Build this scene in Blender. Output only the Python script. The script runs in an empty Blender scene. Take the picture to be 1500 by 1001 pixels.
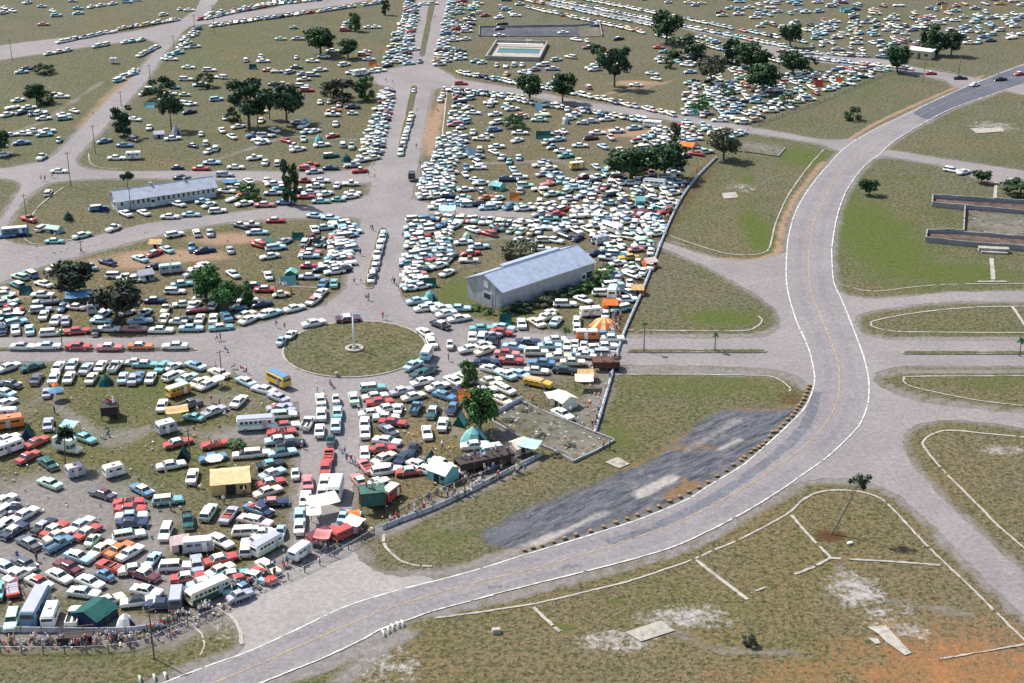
import bpy, bmesh, math, random
import numpy as np
from mathutils import Vector, Matrix, geometry
random.seed(7); rng = np.random.default_rng(7)
C = bpy.context.scene.collection
SC = bpy.context.scene
# ---------------- camera and the mapping from the photograph to the ground ----------------
F, HC, TL = 2150.0, 120.0, math.radians(22.9)
ST, CT = math.sin(TL), math.cos(TL)
def P(x, y, h=0.0):
    """point at height h that the pixel (x, y) of the 1500 px wide photograph looks at"""
    u = (x - 750) / F; v = (500.5 - y) / F
    d = (u, CT + v * ST, -ST + v * CT)
    t = (h - HC) / d[2]
    return Vector((d[0] * t, d[1] * t, h))
def ppm(x, y):                      # pixels per metre (vertical things) at a ground point
    p = P(x, y); dep = p.y * CT + HC * ST
    return F / dep * math.cos(math.atan2(HC, p.y))
def heading(x, y, a):               # photo angle (degrees, ccw from +x) -> heading on the ground
    c, s = math.cos(math.radians(a)), math.sin(math.radians(a))
    p = P(x - 4 * c, y + 4 * s); q = P(x + 4 * c, y - 4 * s)
    return math.atan2(q.y - p.y, q.x - p.x)
cam = bpy.data.cameras.new('camera'); cam.sensor_width = 36; cam.lens = F / 1500 * 36
cam.clip_start = 1; cam.clip_end = 30000
co = bpy.data.objects.new('camera', cam); C.objects.link(co)
co.location = (0, 0, HC); co.rotation_euler = (math.pi / 2 - TL, 0, 0); SC.camera = co
# ---------------- light ----------------
SUN_EL, SUN_AZ = math.radians(50), Vector((-0.80, 0.60)).normalized()
w = bpy.data.worlds.new('World'); SC.world = w; w.use_nodes = True
nt = w.node_tree; bg = nt.nodes['Background']; sky = nt.nodes.new('ShaderNodeTexSky')
sky.sky_type = 'NISHITA'; sky.sun_disc = False; sky.sun_elevation = SUN_EL
sky.sun_rotation = math.atan2(SUN_AZ.x, SUN_AZ.y); sky.air_density = 1.0; sky.dust_density = 1.5
nt.links.new(sky.outputs[0], bg.inputs[0]); bg.inputs[1].default_value = 0.135
sl = bpy.data.lights.new('sun', 'SUN'); sl.energy = 4.8; sl.angle = math.radians(0.5); sl.color = (1, 0.955, 0.89)
so = bpy.data.objects.new('sun', sl); C.objects.link(so)
sv = Vector((SUN_AZ.x * math.cos(SUN_EL), SUN_AZ.y * math.cos(SUN_EL), math.sin(SUN_EL)))
so.rotation_euler = sv.to_track_quat('Z', 'Y').to_euler(); so.location = (-100, 300, 300)
SC.view_settings.view_transform = 'Standard'; SC.view_settings.look = 'None'
SC.view_settings.exposure = 0.37; SC.view_settings.gamma = 1.0
# ---------------- materials ----------------
def srgb(r, g, b):
    f = lambda c: (c / 255 / 12.92) if c <= 10 else ((c / 255 + .055) / 1.055) ** 2.4
    return (f(r), f(g), f(b), 1)
MATS = {}
def simple(name, col, rough=0.6, metal=0.0, var=0.12, scale=1.5, spec=0.5, coat=0.0):
    if name in MATS: return MATS[name]
    m = bpy.data.materials.new(name); m.use_nodes = True; n = m.node_tree; b = n.nodes['Principled BSDF']
    b.inputs['Roughness'].default_value = rough; b.inputs['Metallic'].default_value = metal
    b.inputs['Specular IOR Level'].default_value = spec; b.inputs['Coat Weight'].default_value = coat
    b.inputs['Coat Roughness'].default_value = .12
    tx = n.nodes.new('ShaderNodeTexNoise'); tc = n.nodes.new('ShaderNodeNewGeometry')
    n.links.new(tc.outputs['Position'], tx.inputs['Vector']); tx.inputs['Scale'].default_value = scale
    tx.inputs['Detail'].default_value = 3
    mr = n.nodes.new('ShaderNodeMapRange'); n.links.new(tx.outputs[0], mr.inputs[0])
    mr.inputs[1].default_value = .3; mr.inputs[2].default_value = .7
    mr.inputs[3].default_value = 1 - var; mr.inputs[4].default_value = 1 + var * .6
    mx = n.nodes.new('ShaderNodeMix'); mx.data_type = 'RGBA'; mx.blend_type = 'MULTIPLY'
    mx.inputs[0].default_value = 1; mx.inputs[6].default_value = col if len(col) == 4 else (*col, 1)
    n.links.new(mr.outputs[0], mx.inputs[7]); n.links.new(mx.outputs[2], b.inputs['Base Color'])
    MATS[name] = m; return m
CARCOL = {'E': ('light tan', (.80, .56, .30)), 'W': ('white', (.86, .86, .78)), 'C': ('cream', (.82, .77, .58)), 'L': ('pale blue', (.42, .62, .70)),
 'B': ('blue', (.12, .25, .38)), 'N': ('dark blue', (.02, .035, .09)), 'K': ('black', (.014, .014, .018)),
 'R': ('red', (.50, .075, .06)), 'P': ('pink', (.60, .24, .22)), 'T': ('turquoise', (.20, .46, .44)),
 'G': ('dark green', (.02, .10, .09)), 'M': ('pale green', (.48, .68, .52)), 'S': ('silver grey', (.42, .43, .48)),
 'D': ('dark grey', (.10, .11, .13)), 'Y': ('yellow', (.74, .46, .06)), 'O': ('orange', (.68, .20, .05)),
 'U': ('maroon', (.14, .03, .04)), 'A': ('tan', (.66, .42, .20)), 'H': ('pale pink', (.74, .56, .52))}
for k, (nm, c) in CARCOL.items(): simple('paint_' + k, c, .32, 0, .07, .8, .5, .25)
glass = simple('car_glass', (.035, .045, .05), .08, 0, .2, 1, .8)
chrome = simple('chrome', (.62, .63, .64), .22, .85, .05)
tyre = simple('tyre_rubber', (.02, .02, .02), .85)
hub = simple('hubcap', (.6, .6, .6), .3, .7)
under = simple('underbody', (.02, .02, .022), .9)
def paint(k): return MATS['paint_' + k]
def canvas(k):
    return simple('canvas_' + k, CARCOL[k][1], .85, 0, .18, 1.2, .2)

# ---------------- mesh builder ----------------
class MB:
    def __init__(s): s.v = []; s.f = []; s.m = []
    def add(s, vs, fs, mi=0):
        o = len(s.v); s.v += [tuple(p) for p in vs]
        s.f += [tuple(i + o for i in q) for q in fs]; s.m += [mi] * len(fs)
    def box(s, c, d, mi=0, rz=0.0, taper=1.0):
        x, y, z = d[0] / 2, d[1] / 2, d[2] / 2; cs, sn = math.cos(rz), math.sin(rz); vs = []
        for k, t in ((-z, 1), (z, taper)):
            for a, b in ((-x, -y), (x, -y), (x, y), (-x, y)):
                a *= t; b *= t; vs.append((c[0] + a * cs - b * sn, c[1] + a * sn + b * cs, c[2] + k))
        s.add(vs, [(3, 2, 1, 0), (4, 5, 6, 7), (0, 1, 5, 4), (1, 2, 6, 5), (2, 3, 7, 6), (3, 0, 4, 7)], mi)
    def loft(s, rings, mi=0, caps=True, closed=True):
        n = len(rings[0]); vs = [p for r in rings for p in r]; fs = []
        for i in range(len(rings) - 1):
            for j in range(n if closed else n - 1):
                k = (j + 1) % n; fs.append((i * n + j, i * n + k, (i + 1) * n + k, (i + 1) * n + j))
        if caps: fs += [tuple(range(n - 1, -1, -1)), tuple(range((len(rings) - 1) * n, len(rings) * n))]
        s.add(vs, fs, mi)
    def tube(s, p, q, r0, r1=None, n=6, mi=0, caps=True):
        p, q = Vector(p), Vector(q); r1 = r0 if r1 is None else r1
        d = (q - p).normalized(); a = d.orthogonal().normalized(); b = d.cross(a); R = []
        for c, r in ((p, r0), (q, r1)):
            R.append([c + (a * math.cos(t) + b * math.sin(t)) * r for t in [2 * math.pi * i / n for i in range(n)]])
        s.loft(R, mi, caps)
    def quad(s, a, b, c, d, mi=0): s.add([a, b, c, d], [(0, 1, 2, 3)], mi)
    def slab(s, pts, th, mi=0):          # polygon (any plane) given thickness upward
        n = len(pts); s.add([tuple(p) for p in pts] + [(p[0], p[1], p[2] + th) for p in pts],
          [tuple(range(n - 1, -1, -1)), tuple(range(n, 2 * n))] + [(i, (i + 1) % n, n + (i + 1) % n, n + i) for i in range(n)], mi)
    def mesh(s, name, mats, smooth=False):
        me = bpy.data.meshes.new(name); me.from_pydata(s.v, [], s.f)
        for m in mats: me.materials.append(m)
        me.polygons.foreach_set('material_index', s.m)
        if smooth: me.polygons.foreach_set('use_smooth', [True] * len(s.f))
        me.update(); me.validate(); return me
def link(name, me, parent=None, loc=None, rz=None):
    o = bpy.data.objects.new(name, me); C.objects.link(o)
    if parent: o.parent = parent
    if loc is not None: o.location = loc
    if rz is not None: o.rotation_euler = (0, 0, rz)
    return o
def tag(o, label=None, cat=None, group=None, kind=None):
    if label: o['label'] = label
    if cat: o['category'] = cat
    if group: o['group'] = group
    if kind: o['kind'] = kind
    return o
def thing(name, label, cat, loc, rz=0, group=None):
    o = bpy.data.objects.new(name, None); C.objects.link(o); o.location = loc; o.rotation_euler = (0, 0, rz)
    o.empty_display_size = .5
    return tag(o, label, cat, group)
# ---------------- labels that single out one thing in its zone ----------------
ORD = ['first', 'second', 'third', 'fourth', 'fifth', 'sixth', 'seventh', 'eighth', 'ninth', 'tenth', 'eleventh', 'twelfth',
 'thirteenth', 'fourteenth', 'fifteenth', 'sixteenth', 'seventeenth', 'eighteenth', 'nineteenth', 'twentieth']
NUM = ['one', 'two', 'three', 'four', 'five', 'six', 'seven', 'eight', 'nine', 'ten', 'eleven', 'twelve', 'thirteen', 'fourteen',
 'fifteen', 'sixteen', 'seventeen', 'eighteen', 'nineteen', 'twenty']
def o_(i): return ORD[i] if i < 20 else 'number %d' % (i + 1)
def n_(i): return NUM[i - 1] if i <= 20 else str(i)
REG = []      # (object, description, zone, photo x, photo y, axis)
def reg(o, desc, zone, x, y, axis='x'): REG.append((o, desc, zone, x, y, axis))
def label_all():
    g = {}
    for r in REG: g.setdefault((r[1], r[2]), []).append(r)
    for (desc, zone), L in g.items():
        if len(L) == 1:
            L[0][0]['label'] = '%s %s' % (desc, zone); continue
        ax = L[0][5]
        L.sort(key=lambda r: (r[3], r[4]) if ax == 'x' else (-r[4], r[3]))
        side = 'left' if ax == 'x' else 'near end'
        for i, r in enumerate(L):
            t = '%s, %s from %s of %s %s' % (desc, o_(i), side, n_(len(L)), zone)
            if len(t.split()) > 16: t = '%s, %s from %s, %s' % (desc, o_(i), side, zone)
            r[0]['label'] = t
# ================= GROUND =================
def nodes(m): n = m.node_tree; return n, n.nodes, n.links
def noise(n, vec, scale, detail=3, rough=.6):
    t = n.nodes.new('ShaderNodeTexNoise'); n.links.new(vec, t.inputs['Vector'])
    t.inputs['Scale'].default_value = scale; t.inputs['Detail'].default_value = detail; t.inputs['Roughness'].default_value = rough
    return t.outputs[0]
def remap(n, src, a, b, c=0., d=1.):
    r = n.nodes.new('ShaderNodeMapRange'); n.links.new(src, r.inputs[0])
    for i, x in enumerate((a, b, c, d)): r.inputs[i + 1].default_value = x
    return r.outputs[0]
def mix(n, fac, a, b, mode='MIX'):
    x = n.nodes.new('ShaderNodeMix'); x.data_type = 'RGBA'; x.blend_type = mode
    for i, s in ((0, fac), (6, a), (7, b)):
        if hasattr(s, 'links'): n.links.new(s, x.inputs[i])
        elif i == 0: x.inputs[0].default_value = s
        else: x.inputs[i].default_value = (*s[:3], 1)
    return x.outputs[2]
def mth(n, op, a, b):
    x = n.nodes.new('ShaderNodeMath'); x.operation = op
    for i, s in ((0, a), (1, b)):
        if hasattr(s, 'links'): n.links.new(s, x.inputs[i])
        else: x.inputs[i].default_value = s
    return x.outputs[0]
def newmat(name):
    m = bpy.data.materials.new(name); m.use_nodes = True; MATS[name] = m
    b = m.node_tree.nodes['Principled BSDF']; b.inputs['Roughness'].default_value = .95; b.inputs['Specular IOR Level'].default_value = .15
    g = m.node_tree.nodes.new('ShaderNodeNewGeometry'); return m, m.node_tree, b, g.outputs['Position']
def grass_mat():
    m, n, b, pos = newmat('grass_ground')
    big = noise(n, pos, .018, 4); mid = noise(n, pos, .11, 4, .65); fine = noise(n, pos, .9, 4, .75); vf = noise(n, pos, 3.2, 2, .8)
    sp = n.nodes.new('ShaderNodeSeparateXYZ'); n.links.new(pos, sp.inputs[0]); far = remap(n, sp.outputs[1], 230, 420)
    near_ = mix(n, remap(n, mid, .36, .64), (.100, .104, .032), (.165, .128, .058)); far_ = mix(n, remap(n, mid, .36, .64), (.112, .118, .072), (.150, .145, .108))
    c = mix(n, far, near_, far_)  # grass greys with distance: haze painted into its colour
    c = mix(n, remap(n, big, .44, .62), c, (0.1404, 0.1224, 0.0900))
    c = mix(n, remap(n, noise(n, pos, .05, 3), .52, .66, 0, .6), c, (0.0864, 0.0972, 0.0324))
    def at(nm):
        a = n.nodes.new('ShaderNodeAttribute'); a.attribute_name = nm; return a.outputs['Fac']
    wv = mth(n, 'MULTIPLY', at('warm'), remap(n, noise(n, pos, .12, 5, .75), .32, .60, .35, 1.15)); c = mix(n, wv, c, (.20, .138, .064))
    lv = mth(n, 'MULTIPLY', at('lush'), remap(n, noise(n, pos, .16, 5, .75), .38, .60, .1, 1.0)); c = mix(n, lv, c, (.088, .110, .026))
    c = mix(n, remap(n, noise(n, pos, .30, 4, .8), .52, .64, 0, .6), c, (.062, .074, .026))
    c = mix(n, remap(n, noise(n, pos, .042, 5, .7), .50, .62, 0, .6), c, (.175, .125, .065))
    c = mix(n, remap(n, fine, .47, .60, 0, .85), c, (0.0612, 0.0612, 0.0230))
    c = mix(n, remap(n, noise(n, pos, 1.7, 3, .8), .53, .62, 0, .8), c, (0.2232, 0.1872, 0.1296))
    c = mix(n, remap(n, noise(n, pos, 1.3, 4, .8), .52, .60, 0, .85), c, (0.0252, 0.0302, 0.0130))
    def soft(nm, sc, amt):       # painted amount broken up by noise
        nz = mth(n, 'ADD', mth(n, 'MULTIPLY', noise(n, pos, sc * .6, 4, .7), .5), mth(n, 'MULTIPLY', noise(n, pos, 1.1, 3, .8), .5))
        s = mth(n, 'ADD', at(nm), mth(n, 'MULTIPLY', mth(n, 'SUBTRACT', nz, .5), amt * 1.9))
        a_ = mth(n, 'MULTIPLY', remap(n, at(nm), .02, .25), remap(n, s, .30, .78)); return a_
    grain = remap(n, fine, .35, .65, .72, 1.15)
    def gm(col): return mix(n, 1., col, grain, 'MULTIPLY')
    c = mix(n, soft('green', .5, 1.1), c, gm((0.0840, 0.1080, 0.0224)))
    c = mix(n, soft('orange', .35, 1.2), c, gm((0.3200, 0.1480, 0.0600)))  # orange film light leak, painted into the ground colour
    c = mix(n, soft('grey', .22, 1.0), c, gm((0.2160, 0.1960, 0.1800)))
    c = mix(n, soft('dirt', .25, .9), c, gm((0.3040, 0.2040, 0.1320)))
    c = mix(n, soft('brown', .4, .9), c, gm((0.0880, 0.0416, 0.0176)))
    c = mix(n, soft('pale', .55, 2.0), c, gm((0.3680, 0.3440, 0.3200)))
    c = mix(n, soft('tar', .5, .5), c, broken_col(n, pos))
    c = mix(n, soft('sand', .6, .7), c, gm((.36, .325, .30)))
    c = mix(n, soft('rust', .6, 1.1), c, gm((.20, .125, .065)))
    n.links.new(c, b.inputs['Base Color'])
    bp = n.nodes.new('ShaderNodeBump'); bp.inputs['Strength'].default_value = .9; bp.inputs['Distance'].default_value = .35
    n.links.new(fine, bp.inputs['Height']); n.links.new(bp.outputs[0], b.inputs['Normal'])
    return m
def broken_col(n, pos):
    m0 = n.nodes.new('ShaderNodeMapping'); n.links.new(pos, m0.inputs['Vector'])
    m0.inputs['Rotation'].default_value = (0, 0, -math.atan2((P(1120, 630) - P(800, 780)).y, (P(1120, 630) - P(800, 780)).x))
    mp = n.nodes.new('ShaderNodeMapping'); n.links.new(m0.outputs[0], mp.inputs['Vector']); mp.inputs['Scale'].default_value = (.22, 1.0, 1)
    st = noise(n, mp.outputs[0], .9, 6, .75); st2 = noise(n, mp.outputs[0], .35, 4, .7)
    c = mix(n, remap(n, st, .40, .60), (.04, .048, .065), (.15, .148, .158))
    c = mix(n, remap(n, st2, .50, .64, 0, .7), c, (.12, .13, .15))
    c = mix(n, remap(n, noise(n, pos, .16, 6, .85), .57, .67, 0, .65), c, (.30, .265, .235))
    c = mix(n, remap(n, noise(n, pos, .5, 5, .8), .58, .66, 0, .85), c, (.12, .10, .045))
    return mix(n, remap(n, noise(n, pos, 2.2, 3, .8), .54, .68, 0, .7), c, (.025, .03, .04))
def pave_mat(name, c0, c1, dark, crack=.35, dsc=.09, dth=.60):
    m, n, b, pos = newmat(name)
    c = mix(n, remap(n, noise(n, pos, .06, 5, .7), .35, .65), c0, c1)
    c = mix(n, remap(n, noise(n, pos, dsc, 6, .75), dth, dth + .12, 0, .7), c, dark)
    c = mix(n, remap(n, noise(n, pos, .13, 6, .8), .56, .70, 0, .55), c, tuple(x * 1.22 for x in c1))
    c = mix(n, 1., c, remap(n, noise(n, pos, 1.1, 4, .8), .3, .7, .74, 1.20), 'MULTIPLY')
    c = mix(n, remap(n, noise(n, pos, .35, 6, .85), .60, .70, 0, .55), c, tuple(x * .62 for x in c0))
    c = mix(n, 1., c, remap(n, noise(n, pos, 4., 2, .8), .3, .7, .84, 1.12), 'MULTIPLY')
    vo = n.nodes.new('ShaderNodeTexVoronoi'); vo.feature = 'DISTANCE_TO_EDGE'; n.links.new(pos, vo.inputs['Vector']); vo.inputs['Scale'].default_value = .16
    c = mix(n, remap(n, vo.outputs[0], .0, .016, crack, 0), c, tuple(x * .35 for x in c0))
    n.links.new(c, b.inputs['Base Color']); b.inputs['Roughness'].default_value = .85
    return m
GR = grass_mat()
ROAD = pave_mat('road_old_asphalt', (0.2237, 0.2008, 0.1966), (0.2725, 0.2458, 0.2359), (0.1627, 0.1557, 0.1612), .12)
APRON = pave_mat('pale_worn_apron', (0.2766, 0.2541, 0.2399), (0.3335, 0.3074, 0.2832), (0.1953, 0.1926, 0.2044), .1)
TRACK = pave_mat('race_track_asphalt', (0.2196, 0.2008, 0.2060), (0.2644, 0.2417, 0.2399), (0.1749, 0.1680, 0.1731), .1)
DARK = pave_mat('dark_asphalt', (.09, .095, .12), (.14, .14, .165), (.06, .07, .09), .1)
SKID = pave_mat('tarry_patch', (.12, .125, .145), (.175, .175, .19), (.23, .215, .22), 0, .5, .50)
CONC = pave_mat('concrete_walk', (0.3420, 0.3105, 0.2610), (0.4500, 0.4140, 0.3600), (0.1980, 0.1800, 0.1260), 0, .5, .52)
VERGE = pave_mat('sandy_verge', (0.3060, 0.2700, 0.2340), (0.3960, 0.3510, 0.3060), (0.1530, 0.1440, 0.0900), 0, .3, .50)
DIRT = pave_mat('brown_dirt_verge', (0.3420, 0.2340, 0.1530), (0.4140, 0.3150, 0.2340), (0.1980, 0.1530, 0.0990), 0, .3, .52)
WORN = pave_mat('worn_asphalt', (0.1984, 0.1829, 0.1870), (0.2529, 0.2319, 0.2302), (0.1488, 0.1449, 0.1487), 0)
PALEP = pave_mat('pale_patch', (0.2700, 0.2475, 0.2385), (0.3600, 0.3240, 0.2970), (0.1620, 0.1620, 0.1710), 0, .6, .5)
WLINE = simple('white_line_paint', (.58, .565, .51), .7, 0, .45, .7)
YLINE = simple('orange_line_paint', (.40, .28, .15), .7, 0, .45, .6)
ZL = [0.02]
EDGES = []
PAVES = []            # ground polygons (for keeping scattered cars off the roads)
def soften(pts, closed=True, seg=5.0, it=2, jit=.0):
    q = []
    n = len(pts)
    for i in range(n if closed else n - 1):
        a, b = pts[i], pts[(i + 1) % n]; k = max(1, int((b - a).length / seg))
        q += [a.lerp(b, j / k) for j in range(k)]
    if not closed: q.append(pts[-1])
    for _ in range(it):
        r = []; m = len(q)
        for i in range(m if closed else m - 1):
            a, b = q[i], q[(i + 1) % m]; r += [a.lerp(b, .25), a.lerp(b, .75)]
        if not closed: r = [q[0]] + r + [q[-1]]
        q = r
    if jit:
        q = [p + Vector((random.gauss(0, jit), random.gauss(0, jit), 0)) for p in q]
    return q
def sheet(name, px, mat, jit=.17, z=None, keep=True, world=False, seg=5.0, it=2, kind='structure'):
    pts = [p.copy() for p in px] if world else [P(*p) for p in px]
    pts = soften(pts, True, seg, it, jit)
    if z is None: ZL[0] += .003; z = ZL[0]
    for p in pts: p.z = z
    tris = geometry.tessellate_polygon([pts])
    me = bpy.data.meshes.new(name); me.from_pydata([tuple(p) for p in pts], [], [tuple(t) for t in tris]); me.materials.append(mat)
    me.update()
    bm = bmesh.new(); bm.from_mesh(me); bmesh.ops.recalc_face_normals(bm, faces=bm.faces)
    for f in bm.faces:
        if f.normal.z < 0: f.normal_flip()
    bm.to_mesh(me); bm.free()
    if name == 'grass_island':
        at = me.attributes.new('lush', 'FLOAT', 'POINT'); at.data.foreach_set('value', [.62] * len(me.vertices))
    if name in ('road', 'pavement', 'race_track'): EDGES.append(soften([P(*p) for p in px] if not world else [p.copy() for p in px], True, 14, 1))
    if keep: PAVES.append(np.array([(p.x, p.y) for p in pts]))
    return tag(link(name, me), kind=kind)
def catmull(pts, sub=6):
    out = []; n = len(pts)
    for i in range(n - 1):
        a, b, c, d = pts[max(0, i - 1)], pts[i], pts[i + 1], pts[min(n - 1, i + 2)]
        for j in range(sub):
            t = j / sub
            out.append(.5 * (2 * b + (c - a) * t + (2 * a - 5 * b + 4 * c - d) * t * t + (3 * b - a - 3 * c + d) * t ** 3))
    out.append(pts[-1]); return out
def WSTRIP(q):
    strip('worn_lane', q, 1.5, WORN, z=TZ + .0015, jit=.12, world=True)
def strip(name, px, wid, mat, z=None, jit=0., th=0., sub=6, kind='structure', world=False, gap=0.):
    pts = catmull(px if world else [P(*p) for p in px], sub)
    if z is None: ZL[0] += .002; z = ZL[0]
    L, R = [], []
    for i, p in enumerate(pts):
        d = (pts[min(i + 1, len(pts) - 1)] - pts[max(i - 1, 0)]).normalized(); nn = Vector((-d.y, d.x, 0))
        ww = wid / 2 + (random.gauss(0, jit) if jit else 0); ww2 = wid / 2 + (random.gauss(0, jit) if jit else 0)
        L.append((*(p + nn * ww).xy, z)); R.append((*(p - nn * ww2).xy, z))
    m = MB(); n = len(L)
    if th:
        rings = [[(L[i][0], L[i][1], -.02), (L[i][0], L[i][1], th), (R[i][0], R[i][1], th), (R[i][0], R[i][1], -.02)] for i in range(n)]
        m.loft(rings)
    else: m.add(L + R, [(i, n + i, n + i + 1, i + 1) for i in range(n - 1) if random.random() >= gap])
    me = m.mesh(name, [mat]); o = link(name, me)
    return tag(o, kind=kind) if kind else o

# ---- the racing road ----
TRL = [(60, 1066), (150, 1036), (240, 1001), (300, 978), (370, 953), (437, 922), (503, 891), (570, 869), (637, 852), (703, 834), (770, 813), (807, 802), (873, 782), (940, 760), (1007, 732), (1040, 711), (1087, 683), (1113, 661), (1140, 637), (1160, 618), (1177, 600), (1188, 579), (1193, 560), (1192, 544), (1187, 520), (1179, 498), (1167, 472), (1157, 440), (1152, 411), (1152, 379), (1155, 347), (1163, 317), (1173, 296), (1189, 271), (1215, 240), (1233, 221), (1257, 204), (1287, 187), (1327, 168), (1367, 149), (1407, 131), (1447, 115), (1500, 95), (1560, 75)]
TRR = [(200, 1075), (300, 1035), (383, 1001), (430, 982), (477, 963), (530, 938), (557, 923), (597, 909), (637, 895), (690, 881), (740, 867), (820, 847), (900, 827), (980, 804), (1033, 781), (1087, 753), (1121, 733), (1153, 712), (1180, 693), (1207, 674), (1233, 651), (1258, 624), (1270, 597), (1273, 571), (1271, 547), (1264, 520), (1256, 498), (1244, 467), (1233, 440), (1222, 416), (1219, 389), (1219, 360), (1225, 323), (1236, 288), (1252, 261), (1268, 242), (1287, 227), (1313, 205), (1353, 181), (1393, 160), (1447, 141), (1500, 123), (1560, 103)]
TRC = [(140, 1066), (240, 1030), (370, 978), (437, 948), (503, 919), (557, 897), (610, 879), (663, 863), (717, 849), (770, 837), (820, 823), (900, 799), (967, 775), (1033, 747), (1100, 709), (1140, 683), (1180, 653), (1207, 624), (1225, 592), (1230, 560), (1227, 531), (1217, 499), (1200, 460), (1188, 427), (1184, 389), (1187, 355), (1193, 323), (1207, 293), (1223, 264), (1247, 239), (1272, 216), (1300, 197), (1345, 171), (1393, 147), (1447, 125), (1500, 109), (1560, 89)]
def J(name, px, mat, **k): return sheet(name, px, mat, **k)
J('pavement', [(330, 880), (345, 905), (357, 930), (362, 950), (300, 985), (400, 960), (503, 900), (600, 872), (640, 858), (625, 843), (580, 846), (555, 840), (535, 828), (520, 812), (514, 800), (480, 806), (440, 826), (400, 848), (370, 866), (340, 880)], APRON)
J('road', [(905, 496), (1113, 496), (1132, 490), (1145, 478), (1143, 465), (1132, 448), (1113, 435), (1073, 411), (1033, 389), (993, 373), (960, 360), (966, 352), (1007, 366), (1033, 375), (1060, 381), (1100, 383), (1140, 375), (1165, 365), (1170, 411), (1180, 460), (1195, 496), (1205, 530), (1195, 572), (1185, 566), (1175, 553), (1140, 541), (1050, 536), (900, 535)], ROAD)
J('road', [(1140, 725), (1180, 690), (1205, 670), (1230, 645), (1250, 620), (1262, 597), (1265, 571), (1262, 547), (1255, 520), (1245, 496), (1230, 460), (1215, 425), (1226, 425), (1240, 434), (1270, 438), (1310, 437), (1400, 428), (1500, 427), (1570, 426), (1570, 444), (1500, 443), (1420, 441), (1350, 445), (1280, 455), (1254, 463), (1251, 475), (1262, 491), (1300, 499), (1400, 500), (1570, 501), (1570, 537), (1330, 536), (1300, 540), (1285, 545), (1277, 553), (1290, 570), (1345, 590), (1420, 600), (1500, 607), (1570, 612), (1570, 634), (1500, 627), (1430, 617), (1390, 615), (1350, 620), (1330, 628), (1322, 642), (1322, 660), (1350, 700), (1383, 734), (1447, 793), (1500, 841), (1570, 905), (1570, 970), (1500, 902), (1447, 854), (1367, 769), (1340, 747), (1313, 723), (1287, 711), (1244, 701), (1207, 701), (1172, 707), (1153, 713)], ROAD)
J('road', [(1085, 184), (1153, 196), (1215, 207), (1258, 203), (1262, 215), (1231, 224), (1207, 212), (1153, 203), (1085, 193)], ROAD)
J('road', [(1319, 95), (1340, 99), (1393, 108), (1441, 117), (1447, 128), (1407, 131), (1380, 116), (1319, 106)], ROAD)
J('road', [(1285, 222), (1303, 220), (1393, 235), (1500, 251), (1570, 260), (1570, 283), (1500, 271), (1447, 266), (1393, 245), (1292, 228), (1275, 236)], ROAD)
J('road', [(1478, 122), (1530, 128), (1560, 140), (1500, 140), (1466, 131)], ROAD)
# west side
J('road', [(613, -20), (602, 53), (594, 93), (578, 128), (567, 165), (557, 208), (549, 245), (541, 285), (533, 310), (523, 347), (515, 373), (513, 400), (505, 427), (478, 446), (470, 470), (620, 475), (625, 462), (591, 445), (583, 427), (586, 395), (594, 347), (602, 328), (602, 293), (610, 256), (615, 227), (623, 181), (631, 139), (634, 107), (639, 91), (650, 45), (658, 0), (660, -20)], ROAD)
J('road', [(-40, 430), (0, 415), (53, 393), (133, 371), (240, 343), (320, 328), (400, 321), (500, 318), (540, 322), (545, 285), (503, 299), (400, 304), (320, 315), (213, 328), (120, 352), (53, 363), (13, 356), (5, 347), (16, 320), (40, 288), (67, 269), (107, 264), (187, 261), (400, 266), (500, 268), (552, 268), (555, 240), (530, 249), (477, 254), (400, 252), (267, 251), (147, 252), (115, 245), (109, 237), (112, 229), (149, 192), (187, 149), (213, 120), (240, 80), (267, 48), (280, 38), (300, 36), (400, 22), (520, 5), (590, -8), (470, -8), (400, 12), (300, 27), (320, 0), (325, -15), (300, -15), (288, 13), (261, 32), (187, 48), (80, 57), (0, 67), (-40, 72), (-40, 96), (0, 88), (107, 72), (213, 57), (235, 64), (227, 75), (200, 109), (160, 144), (120, 187), (80, 229), (53, 240), (0, 248), (-40, 250), (-40, 262), (0, 261), (21, 264), (35, 270), (27, 282), (0, 325), (-40, 380)], ROAD)
J('road', [(541, 112), (560, 104), (600, 96), (600, 130), (578, 130), (557, 125)], ROAD)
J('road', [(625, 98), (640, 99), (671, 117), (770, 132), (847, 148), (953, 163), (1007, 171), (1095, 186), (1095, 194), (1033, 184), (953, 173), (847, 157), (770, 140), (663, 127), (622, 133)], ROAD)
J('road', [(590, 290), (605, 293), (637, 300), (770, 312), (801, 319), (801, 324), (770, 320), (626, 313), (606, 326), (590, 330)], ROAD)
J('road', [(788, 3), (820, 3), (959, 27), (1044, 45), (1140, 69), (1260, 84), (1325, 92), (1325, 104), (1240, 96), (1140, 85), (1087, 60), (1007, 44), (927, 33), (830, 14)], ROAD)
CR = P(519.5, 511); RR = (P(624, 512) - P(415, 512)).length / 2
ring = [CR + Vector((math.cos(a), math.sin(a), 0)) * 24.5 for a in [i * math.pi / 24 for i in range(48)]]
sheet('road', ring, ROAD, world=True)
J('road', [(-40, 495), (187, 496), (267, 493), (347, 483), (400, 472), (437, 459), (480, 446), (480, 560), (440, 590), (420, 590), (400, 576), (360, 555), (320, 539), (267, 531), (187, 529), (-40, 531)], ROAD)
J('road', [(425, 575), (560, 570), (535, 600), (528, 640), (524, 690), (515, 730), (512, 800), (517, 818), (430, 830), (428, 800), (437, 730), (443, 640), (440, 600)], ROAD)
J('road', [(580, 450), (623, 460), (680, 478), (720, 486), (905, 496), (920, 496), (920, 536), (740, 540), (700, 548), (640, 565), (560, 580), (560, 520)], ROAD)
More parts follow.
